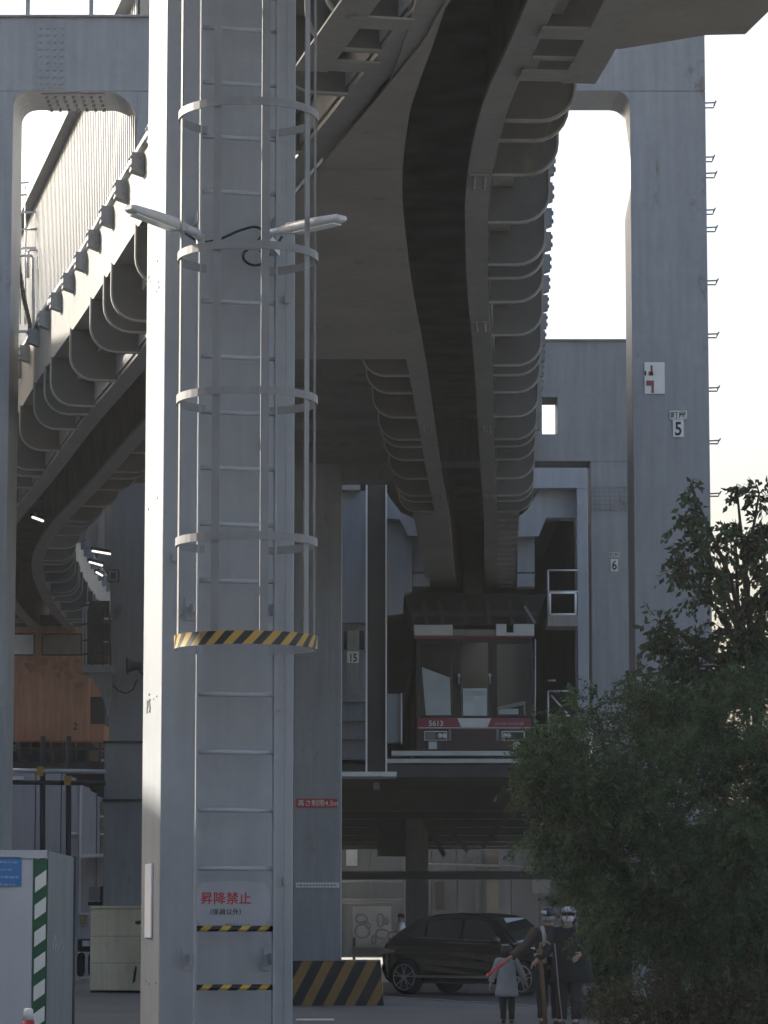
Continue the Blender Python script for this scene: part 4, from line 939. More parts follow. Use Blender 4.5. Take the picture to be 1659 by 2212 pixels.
YR = 132.0
RB = thing('rear_workshop', (ax(950, YR), YR, 0), 'long grey workshop wall far behind under the depot deck', 'building')
xs_ = [600, 742, 800, 870, 930, 985, 1040, 1100, 1160, 1230, 1320, 1420]
for i in range(len(xs_) - 1): MB().box(ax(xs_[i], YR) + .02, ax(xs_[i + 1], YR) - .02, YR, YR + 0.3, 0, az(1790, YR)).build('wall_panel', WALLG if i % 3 else mat('patched_wall', (0.10, 0.10, 0.10), 0.8, var=0.15, streak=0.15), RB)
MB().box(ax(560, YR), ax(1500, YR), YR + .31, YR + 8, 0, az(1700, YR)).build('core', CONC_D, RB)
for x0_, x1_, y0_, y1_, m_ in ((1025, 1036, 1850, 1965, DARK), (1050, 1078, 1840, 1975, GLASS), (940, 960, 1905, 1965, GLASS), (748, 772, 1830, 1870, CONC), (1150, 1190, 1900, 1930, CONC_D)): qbox(x0_, x1_, y0_, y1_, YR - .25, 0.2, 'door' if y1_ > 1950 else 'window', m_, RB)
for y in (1904, 1944, 1950): MB().tube([at(738, y, YR - .6), at(870, y, YR - .6)], 0.06, 6).build('pipe', CONC_D, RB)
MB().tube([at(890, 1866, YR - .6), at(1230, 1874, YR - .6)], 0.05, 6).build('pipe', CONC_D, RB)
MU = thing('painted_board', (ax(804, 112), 112, 0), 'large white board with grey line drawings beyond the striped foot', 'board')
MB().box(ax(763, 112), ax(845, 112), 112, 112.1, az(2044, 112), az(1958, 112)).build('panel', mat('white_board', (0.30, 0.32, 0.34), 0.6, var=0.1), MU)
LN = mat('board_lines', (0.16, 0.18, 0.21), 0.6)
dr = MB()
for cx_, cy_, w_, h_ in ((781, 1985, 14, 8), (783, 2012, 18, 14), (826, 2018, 16, 10), (822, 1988, 8, 14), (808, 2030, 5, 8), (795, 2000, 6, 5), (835, 1990, 5, 6)):
    P = [at(cx_ + w_ * math.cos(R(a)) * (1 if abs(math.cos(R(a))) < .8 else .85), cy_ + h_ * math.sin(R(a)), 111.98) for a in range(0, 361, 30)]; dr.tube(P, 0.03, 5)
dr.build('line_drawing', LN, MU)
for x in (766, 842): MB().box(ax(x, 112) - .05, ax(x, 112) + .05, 112.0 - .06, 112 - .002, 0, az(2044, 112) + .3).build('leg', DARK, MU)
qbox(763, 845, 2046, 2064, 111.6, 0.3, 'stored_goods', DARK, MU)

random.seed(21)
for k, (x, w_, h_, lab) in enumerate(((948, 26, 40, 'dark stacked pallets left of the far doorway'), (985, 18, 58, 'grey locker standing against the far wall'), (1080, 34, 46, 'dark machine under the deck behind the cars'), (1118, 22, 62, 'tall dark cabinet at the far right under the deck'))):
    Yc = 118 + k; T = thing('stored_equipment', (ax(x, Yc), Yc, 0), lab, 'equipment', 'equipment stored under the deck')
    zz_ = h_ / 7000 * Yc; MB().box(ax(x, Yc), ax(x + w_, Yc), Yc, Yc + .8, 0.02, zz_ * .62).build('case', [DARK, CONC_D][k % 2], T, bevel=.03); MB().box(ax(x + 3, Yc), ax(x + w_ - 5, Yc), Yc + .05, Yc + .7, zz_ * .62 + .01, zz_).build('upper_case', [CONC_D, DARK][k % 2], T, bevel=.03)
# unseen stepped block off to the left, added and sized to shade the yard
OB = thing('added_shade_block', (-16, 40, 0), 'unseen plain concrete block added along the left to shade the yard', 'building')
def block(y0, y1, H, x1=-16.0):
    MB().box(x1 - 9, x1, y0, y1, 0, H).build('wall', CONC, OB)
    wm = MB().box(0, 0.06, -0.6, 0.6, 0, 1.4); wme = fixmesh(wm, 'window', GLASS)
    z = 1.0
    while z < H - 2:
        Y = y0 + 1.5
        while Y < y1 - 1: inst(wme, 'window', (x1 + 0.001, Y, z), 0, OB); Y += 3.0
        z += 3.2
block(-6, 43.0, 11.6); block(44.0, 121, 16.8)

# unseen terrace behind the viewpoint, added to cut down the sky light
SH = thing('added_terrace', (0, -16, 0), 'unseen row of plain street buildings opposite, added to dim the sky light', 'building')
MB().box(-40, 40, -26, -16, 0, 9).build('wall', CONC, SH)
wm = MB().box(-0.7, 0.7, 0, 0.06, 0, 1.5); wme = fixmesh(wm, 'window', GLASS)
for z in (1.0, 4.2, 7.2):
    for k in range(24): inst(wme, 'window', (-38 + k * 3.3, -15.999, z), 0, SH)

RH = thing('rear_hall', (-7, 97, 0), 'tall dark rear hall closing the view above the works car', 'building')
MB().box(-15.5, ax(640, 97), 97, 108, 0, 16.0).build('wall', mat('brown_hall', (0.10, 0.09, 0.08), 0.85, var=0.2, vs_=0.4, streak=0.15), RH)
for k in range(6): MB().box(-15.2 + k * 2.2, -15.0 + k * 2.2, 96.8, 96.998, 0, 15.9).build('pilaster', CONC_D, RH)
# ================================================================== BLACK SUV
cp = onz(818, 2146, 0.005); cyaw = R(-35)
CM = Matrix.Translation((cp.x, cp.y + 0.1, 0.005)) @ Matrix.Rotation(cyaw, 4, 'Z')
CARP = mat('black_car_paint', (0.010, 0.010, 0.012), 0.18, var=0, spec=0.6, coat=0.6)
CAR = thing('black_suv', CM @ Vector((2.2, 0.9, 0)), 'glossy black sport utility car parked beyond the striped foot', 'car')
def carc(wx, r=0.40): return [(wx + r * math.cos(R(a)), max(0.22, 0.34 + r * math.sin(R(a)))) for a in range(-20, 201, 20)]
low = [(4.42, 0.30), (4.46, 0.55), (4.40, 0.72), (4.2, 0.84), (3.7, 0.95), (3.15, 1.02), (2.0, 1.03), (0.9, 1.06), (0.22, 1.10), (0.06, 1.02), (0.0, 0.85), (0.02, 0.62), (-0.02, 0.5), (0.06, 0.30), (0.2, 0.22)] \
    + carc(0.64)[::-1] + carc(3.50)[::-1] + [(4.1, 0.22)]
def cpt(x, y, z): return CM @ Vector((x, y, z))
b = MB(); n = len(low)
def wid(x, z):            # tuck under and round the ends in plan
    e = 0.10 * max(0, 1 - x / 0.5) ** 2 + 0.16 * max(0, (x - 3.7) / 0.76) ** 2
    return e + 0.05 * max(0, (0.5 - z) / 0.3) + 0.05 * max(0, (z - 0.85) / 0.2)
b.rings([[cpt(x, 0.10 + wid(x, z), z) for x, z in low], [cpt(x, 0.0 + wid(x, z), z) if 0.3 < z < 0.98 else cpt(x, 0.03 + wid(x, z), z) for x, z in low], [cpt(x, 1.82 - wid(x, z), z) for x, z in low], [cpt(x, 1.72 - wid(x, z), z) for x, z in low]], 0, True, False)
b.build('body', CARP, CAR, bevel=0.03)
gh = [(0.20, 1.10), (0.42, 1.30), (0.80, 1.52), (1.25, 1.63), (1.9, 1.66), (2.4, 1.62), (2.62, 1.56), (3.28, 1.02)]
def gy(z): return 0.09 + 0.36 * (z - 1.05)
g = MB(); g.rings([[cpt(x, gy(z), z) for x, z in gh], [cpt(x, 1.82 - gy(z), z) for x, z in gh]], 0, True, False); g.build('cabin', CARP, CAR, bevel=0.03)
CGL = mat('car_glass', (0.045, 0.05, 0.052), 0.06, var=0, spec=0.9)
def pane(pts, name='window', m=CGL, par=CAR, off=0.008):
    q = [cpt(x, gy(z) - off, z) for x, z in pts]; nrm = (q[1] - q[0]).cross(q[2] - q[0]).normalized()
    return MB().prism(q, nrm * 0.004).build(name, m, par)
pane([(0.62, 1.18), (1.05, 1.16), (1.05, 1.48), (0.95, 1.47)]); pane([(1.12, 1.16), (1.95, 1.13), (1.95, 1.53), (1.55, 1.53), (1.12, 1.49)])
fw = pane([(2.02, 1.13), (2.92, 1.10), (2.58, 1.46), (2.35, 1.52), (2.02, 1.53)])
for x, z, r_ in ((2.3, 1.30, 0.05), (2.5, 1.27, 0.06), (2.62, 1.2, 0.05)):
    MB().ball(cpt(x, gy(z) - 0.012, z), r_, 0.004, r_ * 1.3).build('window_reflection_blind', PALE_REFL, fw) if False else None
# windscreen
q = [cpt(3.26, 0.24, 1.05), cpt(3.26, 1.58, 1.05), cpt(2.66, 1.50, 1.54), cpt(2.66, 0.32, 1.54)]; nn = (q[1] - q[0]).cross(q[2] - q[0]).normalized(); nn = nn if nn.z > 0 else -nn
MB().prism([p + nn * 0.012 for p in q], nn * 0.004).build('windscreen', mat('windscreen_glass', (0.02, 0.025, 0.025), 0.03, var=0, spec=1.0), CAR)
MB().tube([cpt(x, gy(z) - 0.014, z) for x, z in ((0.60, 1.165), (1.1, 1.145), (2.0, 1.115), (2.95, 1.085))], 0.011, 6).build('window_trim', mat('trim_chrome', (0.4, 0.4, 0.41), 0.25, metal=0.7), CAR)
MB().tube([cpt(x, -0.006 + wid(x, z), z) for x, z in ((0.2, 0.90), (1.0, 0.90), (2.4, 0.88), (3.6, 0.85))], 0.012, 6).build('shoulder_crease', CARP, CAR)
mr = MB(); mr.ball(cpt(2.95, -0.08, 1.10), 0.11, 0.09, 0.085); mr.build('mirror', CARP, CAR)
for x in (0.95, 2.0): MB().bar(cpt(x + 1.0 - 1.0, 0.0, 0.45), cpt(x, 0.0, 1.02), 0.008).build('door_gap', BLACK, CAR)
MB().bar(cpt(1.25, -0.012, 0.84), cpt(1.5, -0.012, 0.84), 0.03, 0.02).build('door_handle', CARP, CAR); MB().bar(cpt(2.2, -0.012, 0.84), cpt(2.45, -0.012, 0.83), 0.03, 0.02).build('door_handle', CARP, CAR)
MB().prism([cpt(x, 0.075, z) for x, z in ((0.02, 0.80), (0.35, 0.84), (0.35, 0.90), (0.05, 0.95))], CM.to_3x3() @ Vector((0, -0.07, 0))).build('tail_lamp', mat('tail_lamp', (0.35, 0.30, 0.30), 0.15), CAR)
MB().bar(cpt(0.9, -0.005, 0.36), cpt(3.05, -0.005, 0.36), 0.03, 0.05).build('sill_trim', mat('chrome_grey', (0.25, 0.25, 0.26), 0.3, metal=0.6), CAR)
def wheel(x, y, out):
    c = Vector((x, y, 0.34)); T_ = MB()
    def rg(r_, yy): return [CM @ (c + Vector((r_ * math.cos(R(a)), yy, r_ * math.sin(R(a))))) for a in range(0, 360, 15)]
    T_.rings([rg(0.27, out * -0.02), rg(0.33, out * -0.01), rg(0.345, out * 0.04), rg(0.345, out * 0.2), rg(0.27, out * 0.22)]); ty = T_.build('wheel', RUBBER, CAR)
    h_ = MB(); h_.rings([rg(0.265, out * -0.012), rg(0.275, out * -0.02), rg(0.25, out * -0.022), rg(0.24, out * 0.03)], cap=False)
    for k in range(5):
        for d in (-0.13, 0.13):
            a = 2 * math.pi * k / 5 + 0.3; p0 = c + Vector((0.05 * math.cos(a), out * -0.02, 0.05 * math.sin(a))); p1 = c + Vector((0.26 * math.cos(a + d * 1.6), out * -0.015, 0.26 * math.sin(a + d * 1.6)))
            h_.bar(CM @ p0, CM @ p1, 0.028, 0.02)
    h_.rings([rg(0.06, out * -0.03), rg(0.06, out * 0.02)]); h_.build('rim', mat('alloy', (0.45, 0.45, 0.46), 0.3, metal=0.5), ty)
wheel(0.64, 0.02, 1); wheel(3.50, 0.02, 1); wheel(0.64, 1.80, -1); wheel(3.50, 1.80, -1)

CAR2 = CAR.copy(); COL.objects.link(CAR2)
def copy_parts(src, dst):
    for ch in [o for o in COL.objects if o.parent == src]:
        c_ = ch.copy(); COL.objects.link(c_); c_.parent = dst; copy_parts(ch, c_)
copy_parts(CAR, CAR2); CAR2.location = CAR.location + Vector((1.15, 4.4, 0)); CAR2.scale = (1, 1, 1.19); CAR2['label'] = 'second black car mostly hidden behind the first, only its roof showing'

# ================================================================== PEOPLE
SKIN = mat('skin', (0.42, 0.25, 0.18), 0.55, var=0.04); HAIR = mat('dark_hair', (0.012, 0.010, 0.009), 0.55, var=0.2, vs_=30)
def cloth(n_, c, r=0.8): return mat(n_, c, r, var=0.12, vs_=7, bump=0.25, bscale=30)
def hand_chain(wrist, d, up, L):
    """edges for palm, four fingers and a thumb; returns verts, edges, radii relative to the wrist (index 0)"""
    d, up = d.normalized(), up.normalized(); sd = d.cross(up).normalized(); V = [wrist, wrist + d * L * .45]; E = [(0, 1)]; Rr = [L * .16, L * .17]
    for k, (off, ln) in enumerate(((-.21, .42), (-.07, .52), (.07, .55), (.20, .48))):
        b_ = V[1] + sd * off * L; i = len(V)
        V += [b_ + d * L * .12, b_ + d * L * (.12 + ln * .5) - up * L * .05, b_ + d * L * (.12 + ln * .9) - up * L * .16]; E += [(1, i), (i, i + 1), (i + 1, i + 2)]; Rr += [L * .055, L * .05, L * .04]
    i = len(V); V += [wrist + d * L * .22 + sd * L * .24, wrist + d * L * .42 + sd * L * .36 - up * L * .06, wrist + d * L * .55 + sd * L * .36 - up * L * .12]; E += [(0, i), (i, i + 1), (i + 1, i + 2)]; Rr += [L * .07, L * .055, L * .045]
    return V, E, Rr
def human(name, label, base, h, yaw, arms, legs, head_turn=0, lean=0.0):
    T = thing(name, base, label, 'person'); M = Matrix.Translation(base) @ Matrix.Rotation(yaw, 4, 'Z') @ Matrix.Scale(h, 4)
    def wv(p): return M @ Vector(p)
    V = [(0, 0, .52), (0, .0, .62), (0, .0 + lean * .5, .73), (0, lean, .81), (0, lean + .004, .845), (0, lean + .012, .885), (0, lean + .010, .94)]
    E = [(0, 1), (1, 2), (2, 3), (3, 4), (4, 5), (5, 6)]; RD = [.07, .065, .07, .045, .030, .052, .058]
    for s_, (el, wr_) in zip((-1, 1), arms):
        i = len(V); V += [(s_ * .095, lean * .9, .775), el, wr_]; E += [(3, i), (i, i + 1), (i + 1, i + 2)]; RD += [.026, .024, .017]
        d = Vector(wr_) - Vector(el); upv = Vector((s_ * 1.0, 0, 0.2)); HV, HE, HR_ = hand_chain(Vector(wr_), d, upv, 0.105)
        j = len(V); V += [tuple(v) for v in HV[1:]]; RD += HR_[1:]
        E += [((i + 2) if a == 0 else j + a - 1, (i + 2) if b_ == 0 else j + b_ - 1) for a, b_ in HE]
    for s_, (kn_, an) in zip((-1, 1), legs):
        i = len(V); V += [(s_ * .052, 0, .49), kn_, an, (an[0], an[1] + .075, .018)]; E += [(0, i), (i, i + 1), (i + 1, i + 2), (i + 2, i + 3)]; RD += [.055, .037, .024, .02]
    me = bpy.data.meshes.new('body'); me.from_pydata([wv(v) for v in V], E, []); me.materials.append(SKIN)
    o = bpy.data.objects.new('body', me); link(o, T)
    sk = o.modifiers.new('skin', 'SKIN'); sk.use_smooth_shade = True
    lay = me.skin_vertices[0].data if me.skin_vertices else None
    if lay is None:
        bpy.context.view_layer.objects.active = o; lay = me.skin_vertices[0].data
    for k, r_ in enumerate(RD): lay[k].radius = (r_ * h, r_ * h)
    lay[0].use_root = True
    sb = o.modifiers.new('smooth', 'SUBSURF'); sb.levels = 1; sb.render_levels = 2
    return T, wv, h
def loft(T, wv, rings_, name, m, n=18, parent=None):
    """rings_: (cx, cy, z, rx, ry)"""
    mb = MB(); mb.rings([[wv((cx_ + rx_ * math.cos(2 * math.pi * k / n), cy_ + ry_ * math.sin(2 * math.pi * k / n) * (1 + .04 * math.sin(5 * 2 * math.pi * k / n + z_ * 30)), z_)) for k in range(n)] for cx_, cy_, z_, rx_, ry_ in rings_]); return mb.build(name, m, parent or T)
def limb(T, wv, pts, rs, name, m, h):
    P = [Vector(p) for p in pts]; Q = []; RR = []
    for i in range(len(P) - 1):
        for t in (0, .33, .66): Q.append(P[i].lerp(P[i + 1], t)); RR.append(rs[i] + (rs[i + 1] - rs[i]) * t)
    Q.append(P[-1]); RR.append(rs[-1])
    RR = [r_ * (1 + 0.07 * math.sin(k * 2.1)) for k, r_ in enumerate(RR)]
    mb = MB(); mb.tube([wv(p) for p in Q], [r_ * h for r_ in RR], 12); return mb.build(name, m, T)
def shoes(T, wv, legs, m):
    for kn_, an in legs:
        mb = MB(); mb.rings([[wv((an[0] + x, an[1] + y, z)) for x, y in ((-.022, -.03), (.022, -.03), (.028, .03), (.026, .075), (0, .098), (-.026, .075), (-.028, .03))] for z in (0.0, .018)] + [[wv((an[0] + x * .7, an[1] + y * .6 - .006, .042)) for x, y in ((-.022, -.03), (.022, -.03), (.028, .03), (.026, .06), (0, .07), (-.026, .06), (-.028, .03))]]); mb.build('shoe', m, T)
def face(T, wv, h, lean=0):
    for s_ in (-1, 1): MB().ball(wv((s_ * .018, lean + .066, .925)), .006 * h).build('eye', BLACK, T); MB().ball(wv((s_ * .058, lean + .008, .915)), .009 * h, .014 * h, .02 * h).build('ear', SKIN, T)
    MB().ball(wv((0, lean + .070, .905)), .010 * h, .014 * h, .016 * h).build('nose', SKIN, T)

# child in a pale grey coat, back to the camera
yk = 45.3; cb = onz(1090, 2214, PZ); kb = (ax(1090, yk), yk, PZ); kh = 1.09
arms = (((-.155, -.01, .66), (-.20, -.01, .52)), ((.17, .02, .665), (.235, .05, .53))); legs = (((-.05, .01, .28), (-.045, .0, .05)), ((.055, -.01, .28), (.06, -.015, .05)))
T, wv, h = human('person', 'small child in pale grey knee length coat seen from behind', kb, kh, 0.0, arms, legs)
GC = cloth('grey_coat', (0.34, 0.35, 0.36)); DL = cloth('black_leggings', (0.012, 0.012, 0.014))
loft(T, wv, [(0, 0, .835, .045, .04), (0, 0, .815, .098, .058), (0, 0, .76, .118, .075), (0, 0, .66, .118, .085), (0, 0, .52, .128, .095), (0, 0, .38, .148, .105), (0, 0, .335, .150, .108), (0, 0, .335, .138, .098)], 'coat', GC)
for s_, (el, wr_) in zip((-1, 1), arms): limb(T, wv, [(s_ * .068, 0, .80), (s_ * .10, 0, .785), el, wr_], [.030, .050, .043, .036], 'sleeve', GC, h)
for s_, (kn_, an) in zip((-1, 1), legs): limb(T, wv, [(s_ * .052, 0, .45), kn_, an], [.066, .048, .036], 'legging', DL, h)
shoes(T, wv, legs, BLACK); face(T, wv, h)
loft(T, wv, [(0, -.005, .80, .05, .03), (0, -.012, .84, .075, .055), (0, -.012, .90, .080, .078), (0, -.006, .95, .072, .076), (0, 0, .985, .045, .05), (0, 0, .998, .012, .012)], 'hair', HAIR)
loft(T, wv, [(-.02, -.03, .975, .05, .035), (-.02, -.03, .99, .045, .03)], 'hair_band', cloth('pale_band', (0.45, 0.43, 0.38)))

# woman with white mask and cap, dark coat
ya = 44.6; ab = (ax(1222, ya), ya, PZ); ah = 1.60
arms = (((-.15, .075, .655), (-.245, .13, .555)), ((.165, .03, .66), (.12, .13, .60))); legs = (((-.06, .015, .28), (-.06, .0, .05)), ((.06, .0, .28), (.065, -.02, .05)))
T, wv, h = human('person', 'adult in black coat, pale cap and white face mask beside the bush', ab, ah, R(168), tuple((tuple((-p[0], p[1], p[2])) for p in a) for a in arms[::-1]), legs, lean=0.012)
ARM2 = tuple(tuple((-p[0], p[1], p[2]) for p in a) for a in arms[::-1])
BC = cloth('black_coat', (0.012, 0.013, 0.016)); BJ = cloth('dark_trousers', (0.02, 0.021, 0.026))
loft(T, wv, [(0, .012, .838, .05, .045), (0, .008, .815, .112, .07), (0, 0, .76, .138, .092), (-.01, -.01, .66, .150, .105), (-.02, -.01, .54, .165, .118), (-.025, -.01, .42, .180, .125), (-.02, -.01, .36, .182, .125), (-.02, -.01, .36, .165, .112)], 'coat', BC)
for s_, (el, wr_) in zip((-1, 1), ARM2): limb(T, wv, [(s_ * .078, .008, .80), (s_ * .115, .008, .785), el, wr_], [.030, .052, .046, .036], 'sleeve', BC, h)
for s_, (kn_, an) in zip((-1, 1), legs): limb(T, wv, [(s_ * .055, 0, .48), kn_, an], [.07, .052, .042], 'trouser_leg', BJ, h)
shoes(T, wv, legs, BLACK); face(T, wv, h, .012)
MW = cloth('white_mask', (0.66, 0.67, 0.68)); 
loft(T, wv, [(0, .035, .868, .035, .036), (0, .034, .885, .050, .050), (0, .032, .905, .052, .054), (0, .028, .918, .048, .052)], 'face_mask', MW)
loft(T, wv, [(0, -.01, .84, .05, .045), (0, -.012, .88, .066, .058), (0, -.006, .93, .066, .064), (0, .0, .955, .063, .064)], 'hair', HAIR)
cpn = loft(T, wv, [(0, .008, .945, .066, .069), (0, .008, .965, .064, .066), (0, .005, .99, .048, .05), (0, .004, 1.003, .015, .015)], 'cap', cloth('pale_grey_cap', (0.33, 0.35, 0.38)))
mb = MB(); mb.prism([wv((x, y, .948)) for x, y in ((-.055, .05), (.055, .05), (.045, .11), (.02, .128), (-.02, .128), (-.045, .11))], (0, 0, 0.008)); mb.build('brim', BLACK, cpn)
mb = MB(); mb.ball(wv((.0, .072, .975)), .026 * h, .012 * h, .022 * h); mb.build('cap_badge', MW, cpn)
# scarf collar and shirt print of the open coat
loft(T, wv, [(0, .03, .815, .055, .05), (0, .03, .835, .048, .045)], 'scarf', cloth('olive_scarf', (0.17, 0.18, 0.14)))
ub = MB(); ub.tube([(ab[0] - 0.40, ya - 0.12, PZ + 1.02), (ab[0] - 0.395, ya - .13, PZ + 0.92), (ab[0] - 0.36, ya - .12, PZ + 0.5), (ab[0] - 0.33, ya - .11, PZ + 0.02)], [0.05, 0.035, 0.03, 0.035], 10)
UB = thing('tan_umbrella', (ab[0] - .36, ya - .12, PZ), 'long tan folded umbrella hanging beside the masked adult', 'umbrella')
ub.build('folded_cloth', cloth('tan_cloth', (0.17, 0.10, 0.055)), UB)
hb = MB(); hb.tube([(ab[0] - 0.40, ya - 0.12, PZ + 1.02), (ab[0] - 0.39, ya - .12, PZ + 1.10), (ab[0] - 0.30, ya - .12, PZ + 1.12), (ab[0] - 0.22, ya - .11, PZ + 1.05)], 0.018, 8); hb.build('handle', cloth('olive_handle', (0.24, 0.20, 0.10)), UB)
st_ = MB(); st_.tube([(ab[0] - 0.20, ya - .16, PZ + 1.10), (ab[0] - 0.15, ya - .15, PZ + .5), (ab[0] - 0.10, ya - .14, PZ + .01)], 0.009, 8)
st_.build('walking_stick', CONC, None, label='thin grey stick held in front of the masked adult', cat='stick')

# traffic guard behind, pointing left with a red baton
yg = 45.0; gb = (ax(1180, yg), yg, PZ); gh_ = 1.60
arms = (((-.20, .06, .665), (-.325, .13, .575)), ((.15, .02, .66), (.15, .07, .54))); legs = (((-.06, .01, .28), (-.06, 0, .05)), ((.06, 0, .28), (.06, -.01, .05)))
# facing the camera half left: person's right arm (local -x) would be on the image right, so mirror
ARM3 = ((arms[1][0], arms[1][1]), arms[0]); ARM3 = tuple(tuple((-p[0] if True else p[0], p[1], p[2]) for p in a) for a in ARM3)
T, wv, h = human('person', 'traffic guard in white and blue helmet reaching left behind the masked adult', gb, gh_, R(180), ARM3, legs)
GU = cloth('navy_uniform', (0.018, 0.020, 0.028)); VST = cloth('reflective_vest', (0.42, 0.44, 0.46), 0.4)
loft(T, wv, [(0, 0, .838, .05, .045), (0, 0, .815, .108, .066), (0, 0, .76, .125, .085), (0, 0, .64, .12, .09), (0, 0, .50, .13, .095)], 'jacket', GU)
for s_, (el, wr_) in zip((-1, 1), ARM3): limb(T, wv, [(s_ * .075, 0, .80), (s_ * .11, 0, .785), el, wr_], [.03, .05, .045, .036], 'sleeve', cloth('brown_sleeve', (0.07, 0.045, 0.038)) if abs(wr_[0]) > .3 else GU, h)
for s_, (kn_, an) in zip((-1, 1), legs): limb(T, wv, [(s_ * .055, 0, .50), kn_, an], [.068, .052, .042], 'trouser_leg', GU, h)
shoes(T, wv, legs, BLACK); face(T, wv, h)
for s_ in (-1, 1): limb(T, wv, [(s_ * .06, .05, .825), (s_ * .045, .095, .76), (s_ * .04, .103, .64), (s_ * .04, .10, .52)], [.018] * 4, 'vest_strap', VST, h)
loft(T, wv, [(0, 0, .60, .128, .098), (0, 0, .575, .13, .099)], 'vest_belt', VST)
loft(T, wv, [(0, .032, .872, .035, .036), (0, .032, .89, .049, .050), (0, .030, .912, .050, .052)], 'face_mask', cloth('grey_mask', (0.36, 0.42, 0.46)))
hl = loft(T, wv, [(0, .005, .93, .072, .08), (0, .005, .95, .070, .076), (0, .003, .985, .054, .058), (0, .003, 1.0, .02, .02)], 'helmet', mat('helmet_blue', (0.025, 0.03, 0.065), 0.3))
loft(T, wv, [(.04, .05, .935, .03, .04), (.045, .05, .965, .025, .03)], 'helmet_front', mat('helmet_white', (0.6, 0.6, 0.6), 0.35), parent=hl)
hd = wv(ARM3[1][1]) if abs(ARM3[1][1][0]) > .3 else wv(ARM3[0][1])
tip = at(1050, 2110, yg - .3); BT = thing('light_baton', hd, 'red traffic baton pointing left above the child', 'baton')
dv = (tip - hd); MB().tube([hd - dv * .15, hd + dv * .22], 0.02, 8).build('grip', BLACK, BT); MB().tube([hd + dv * .22, hd + dv * .96, tip], [0.024, 0.022, 0.01], 10).build('red_tube', mat('baton_red', (0.62, 0.06, 0.06), 0.3), BT)

# worker far behind in a white shirt
yw = 100.0; wb = (ax(866, yw), yw, 0.0); wh = 1.72
arms = (((-.13, .0, .66), (-.12, .05, .55)), ((.13, .06, .68), (.10, .17, .66))); legs = (((-.05, 0, .28), (-.05, 0, .05)), ((.05, 0, .28), (.05, 0, .05)))
T, wv, h = human('person', 'far worker in white shirt in front of the painted board', wb, wh, R(80), arms, legs)
loft(T, wv, [(0, 0, .838, .045, .04), (0, 0, .815, .105, .062), (0, 0, .74, .118, .078), (0, 0, .60, .11, .075), (0, 0, .54, .112, .077)], 'shirt', cloth('white_shirt', (0.75, 0.77, 0.80)))
for s_, (el, wr_) in zip((-1, 1), arms): limb(T, wv, [(s_ * .10, 0, .79), el], [.045, .04], 'sleeve', cloth('white_sleeve', (0.75, 0.77, 0.80)), h)
loft(T, wv, [(0, 0, .55, .105, .075), (0, 0, .48, .10, .075)], 'waist', BJ)
for s_, (kn_, an) in zip((-1, 1), legs): limb(T, wv, [(s_ * .05, 0, .50), kn_, an], [.06, .045, .04], 'trouser_leg', BJ, h)
shoes(T, wv, legs, BLACK); face(T, wv, h); loft(T, wv, [(0, -.01, .90, .06, .05), (0, 0, .95, .066, .068), (0, 0, .985, .04, .045)], 'hair', HAIR)

# ================================================================== TREES AND SHRUBS
def leafmat(name, c1, c2, sc=3.0):
    m = bpy.data.materials.new(name); m.use_nodes = True; t = m.node_tree; N = t.nodes; L = t.links; b_ = N['Principled BSDF']
    geo = N.new('ShaderNodeNewGeometry'); no = N.new('ShaderNodeTexNoise'); no.inputs['Scale'].default_value = sc; no.inputs['Detail'].default_value = 6; L.new(geo.outputs['Position'], no.inputs['Vector'])
    rp = N.new('ShaderNodeValToRGB'); rp.color_ramp.elements[0].position = 0.32; rp.color_ramp.elements[1].position = 0.68
    rp.color_ramp.elements[0].color = (*c1, 1); rp.color_ramp.elements[1].color = (*c2, 1); L.new(no.outputs['Fac'], rp.inputs[0]); L.new(rp.outputs[0], b_.inputs['Base Color'])
    b_.inputs['Roughness'].default_value = 0.5; b_.inputs['Specular IOR Level'].default_value = 0.35
    tr = N.new('ShaderNodeBsdfTranslucent'); L.new(rp.outputs[0], tr.inputs[0]); mx = N.new('ShaderNodeMixShader'); mx.inputs[0].default_value = 0.35
    L.new(b_.outputs[0], mx.inputs[1]); L.new(tr.outputs[0], mx.inputs[2]); L.new(mx.outputs[0], N['Material Output'].inputs[0]); return m
BARK = mat('bark', (0.06, 0.048, 0.038), 0.9, var=0.25, vs_=6, bump=0.5, bscale=30)
def leaf_mesh(name, C, D, ln, wd_, m):
    n_ = len(C); D = D / np.linalg.norm(D, axis=1, keepdims=True)
    rnd = np.random.normal(size=(n_, 3)); Sd = np.cross(D, rnd); Sd /= np.linalg.norm(Sd, axis=1, keepdims=True) + 1e-9
    Nn = np.cross(D, Sd); l = ln * np.random.uniform(.6, 1.25, (n_, 1)); w_ = wd_ * np.random.uniform(.7, 1.2, (n_, 1))
    v = np.empty((n_, 4, 3)); v[:, 0] = C; v[:, 1] = C + D * l * .45 + Sd * w_ * .5 + Nn * w_ * .18; v[:, 2] = C + D * l; v[:, 3] = C + D * l * .45 - Sd * w_ * .5 + Nn * w_ * .18
    me = bpy.data.meshes.new(name); me.vertices.add(n_ * 4); me.vertices.foreach_set('co', v.reshape(-1)); me.loops.add(n_ * 4); me.polygons.add(n_)
    me.loops.foreach_set('vertex_index', np.arange(n_ * 4)); me.polygons.foreach_set('loop_start', np.arange(0, n_ * 4, 4)); me.polygons.foreach_set('loop_total', np.full(n_, 4))
    me.update(calc_edges=True); me.materials.append(m); return me
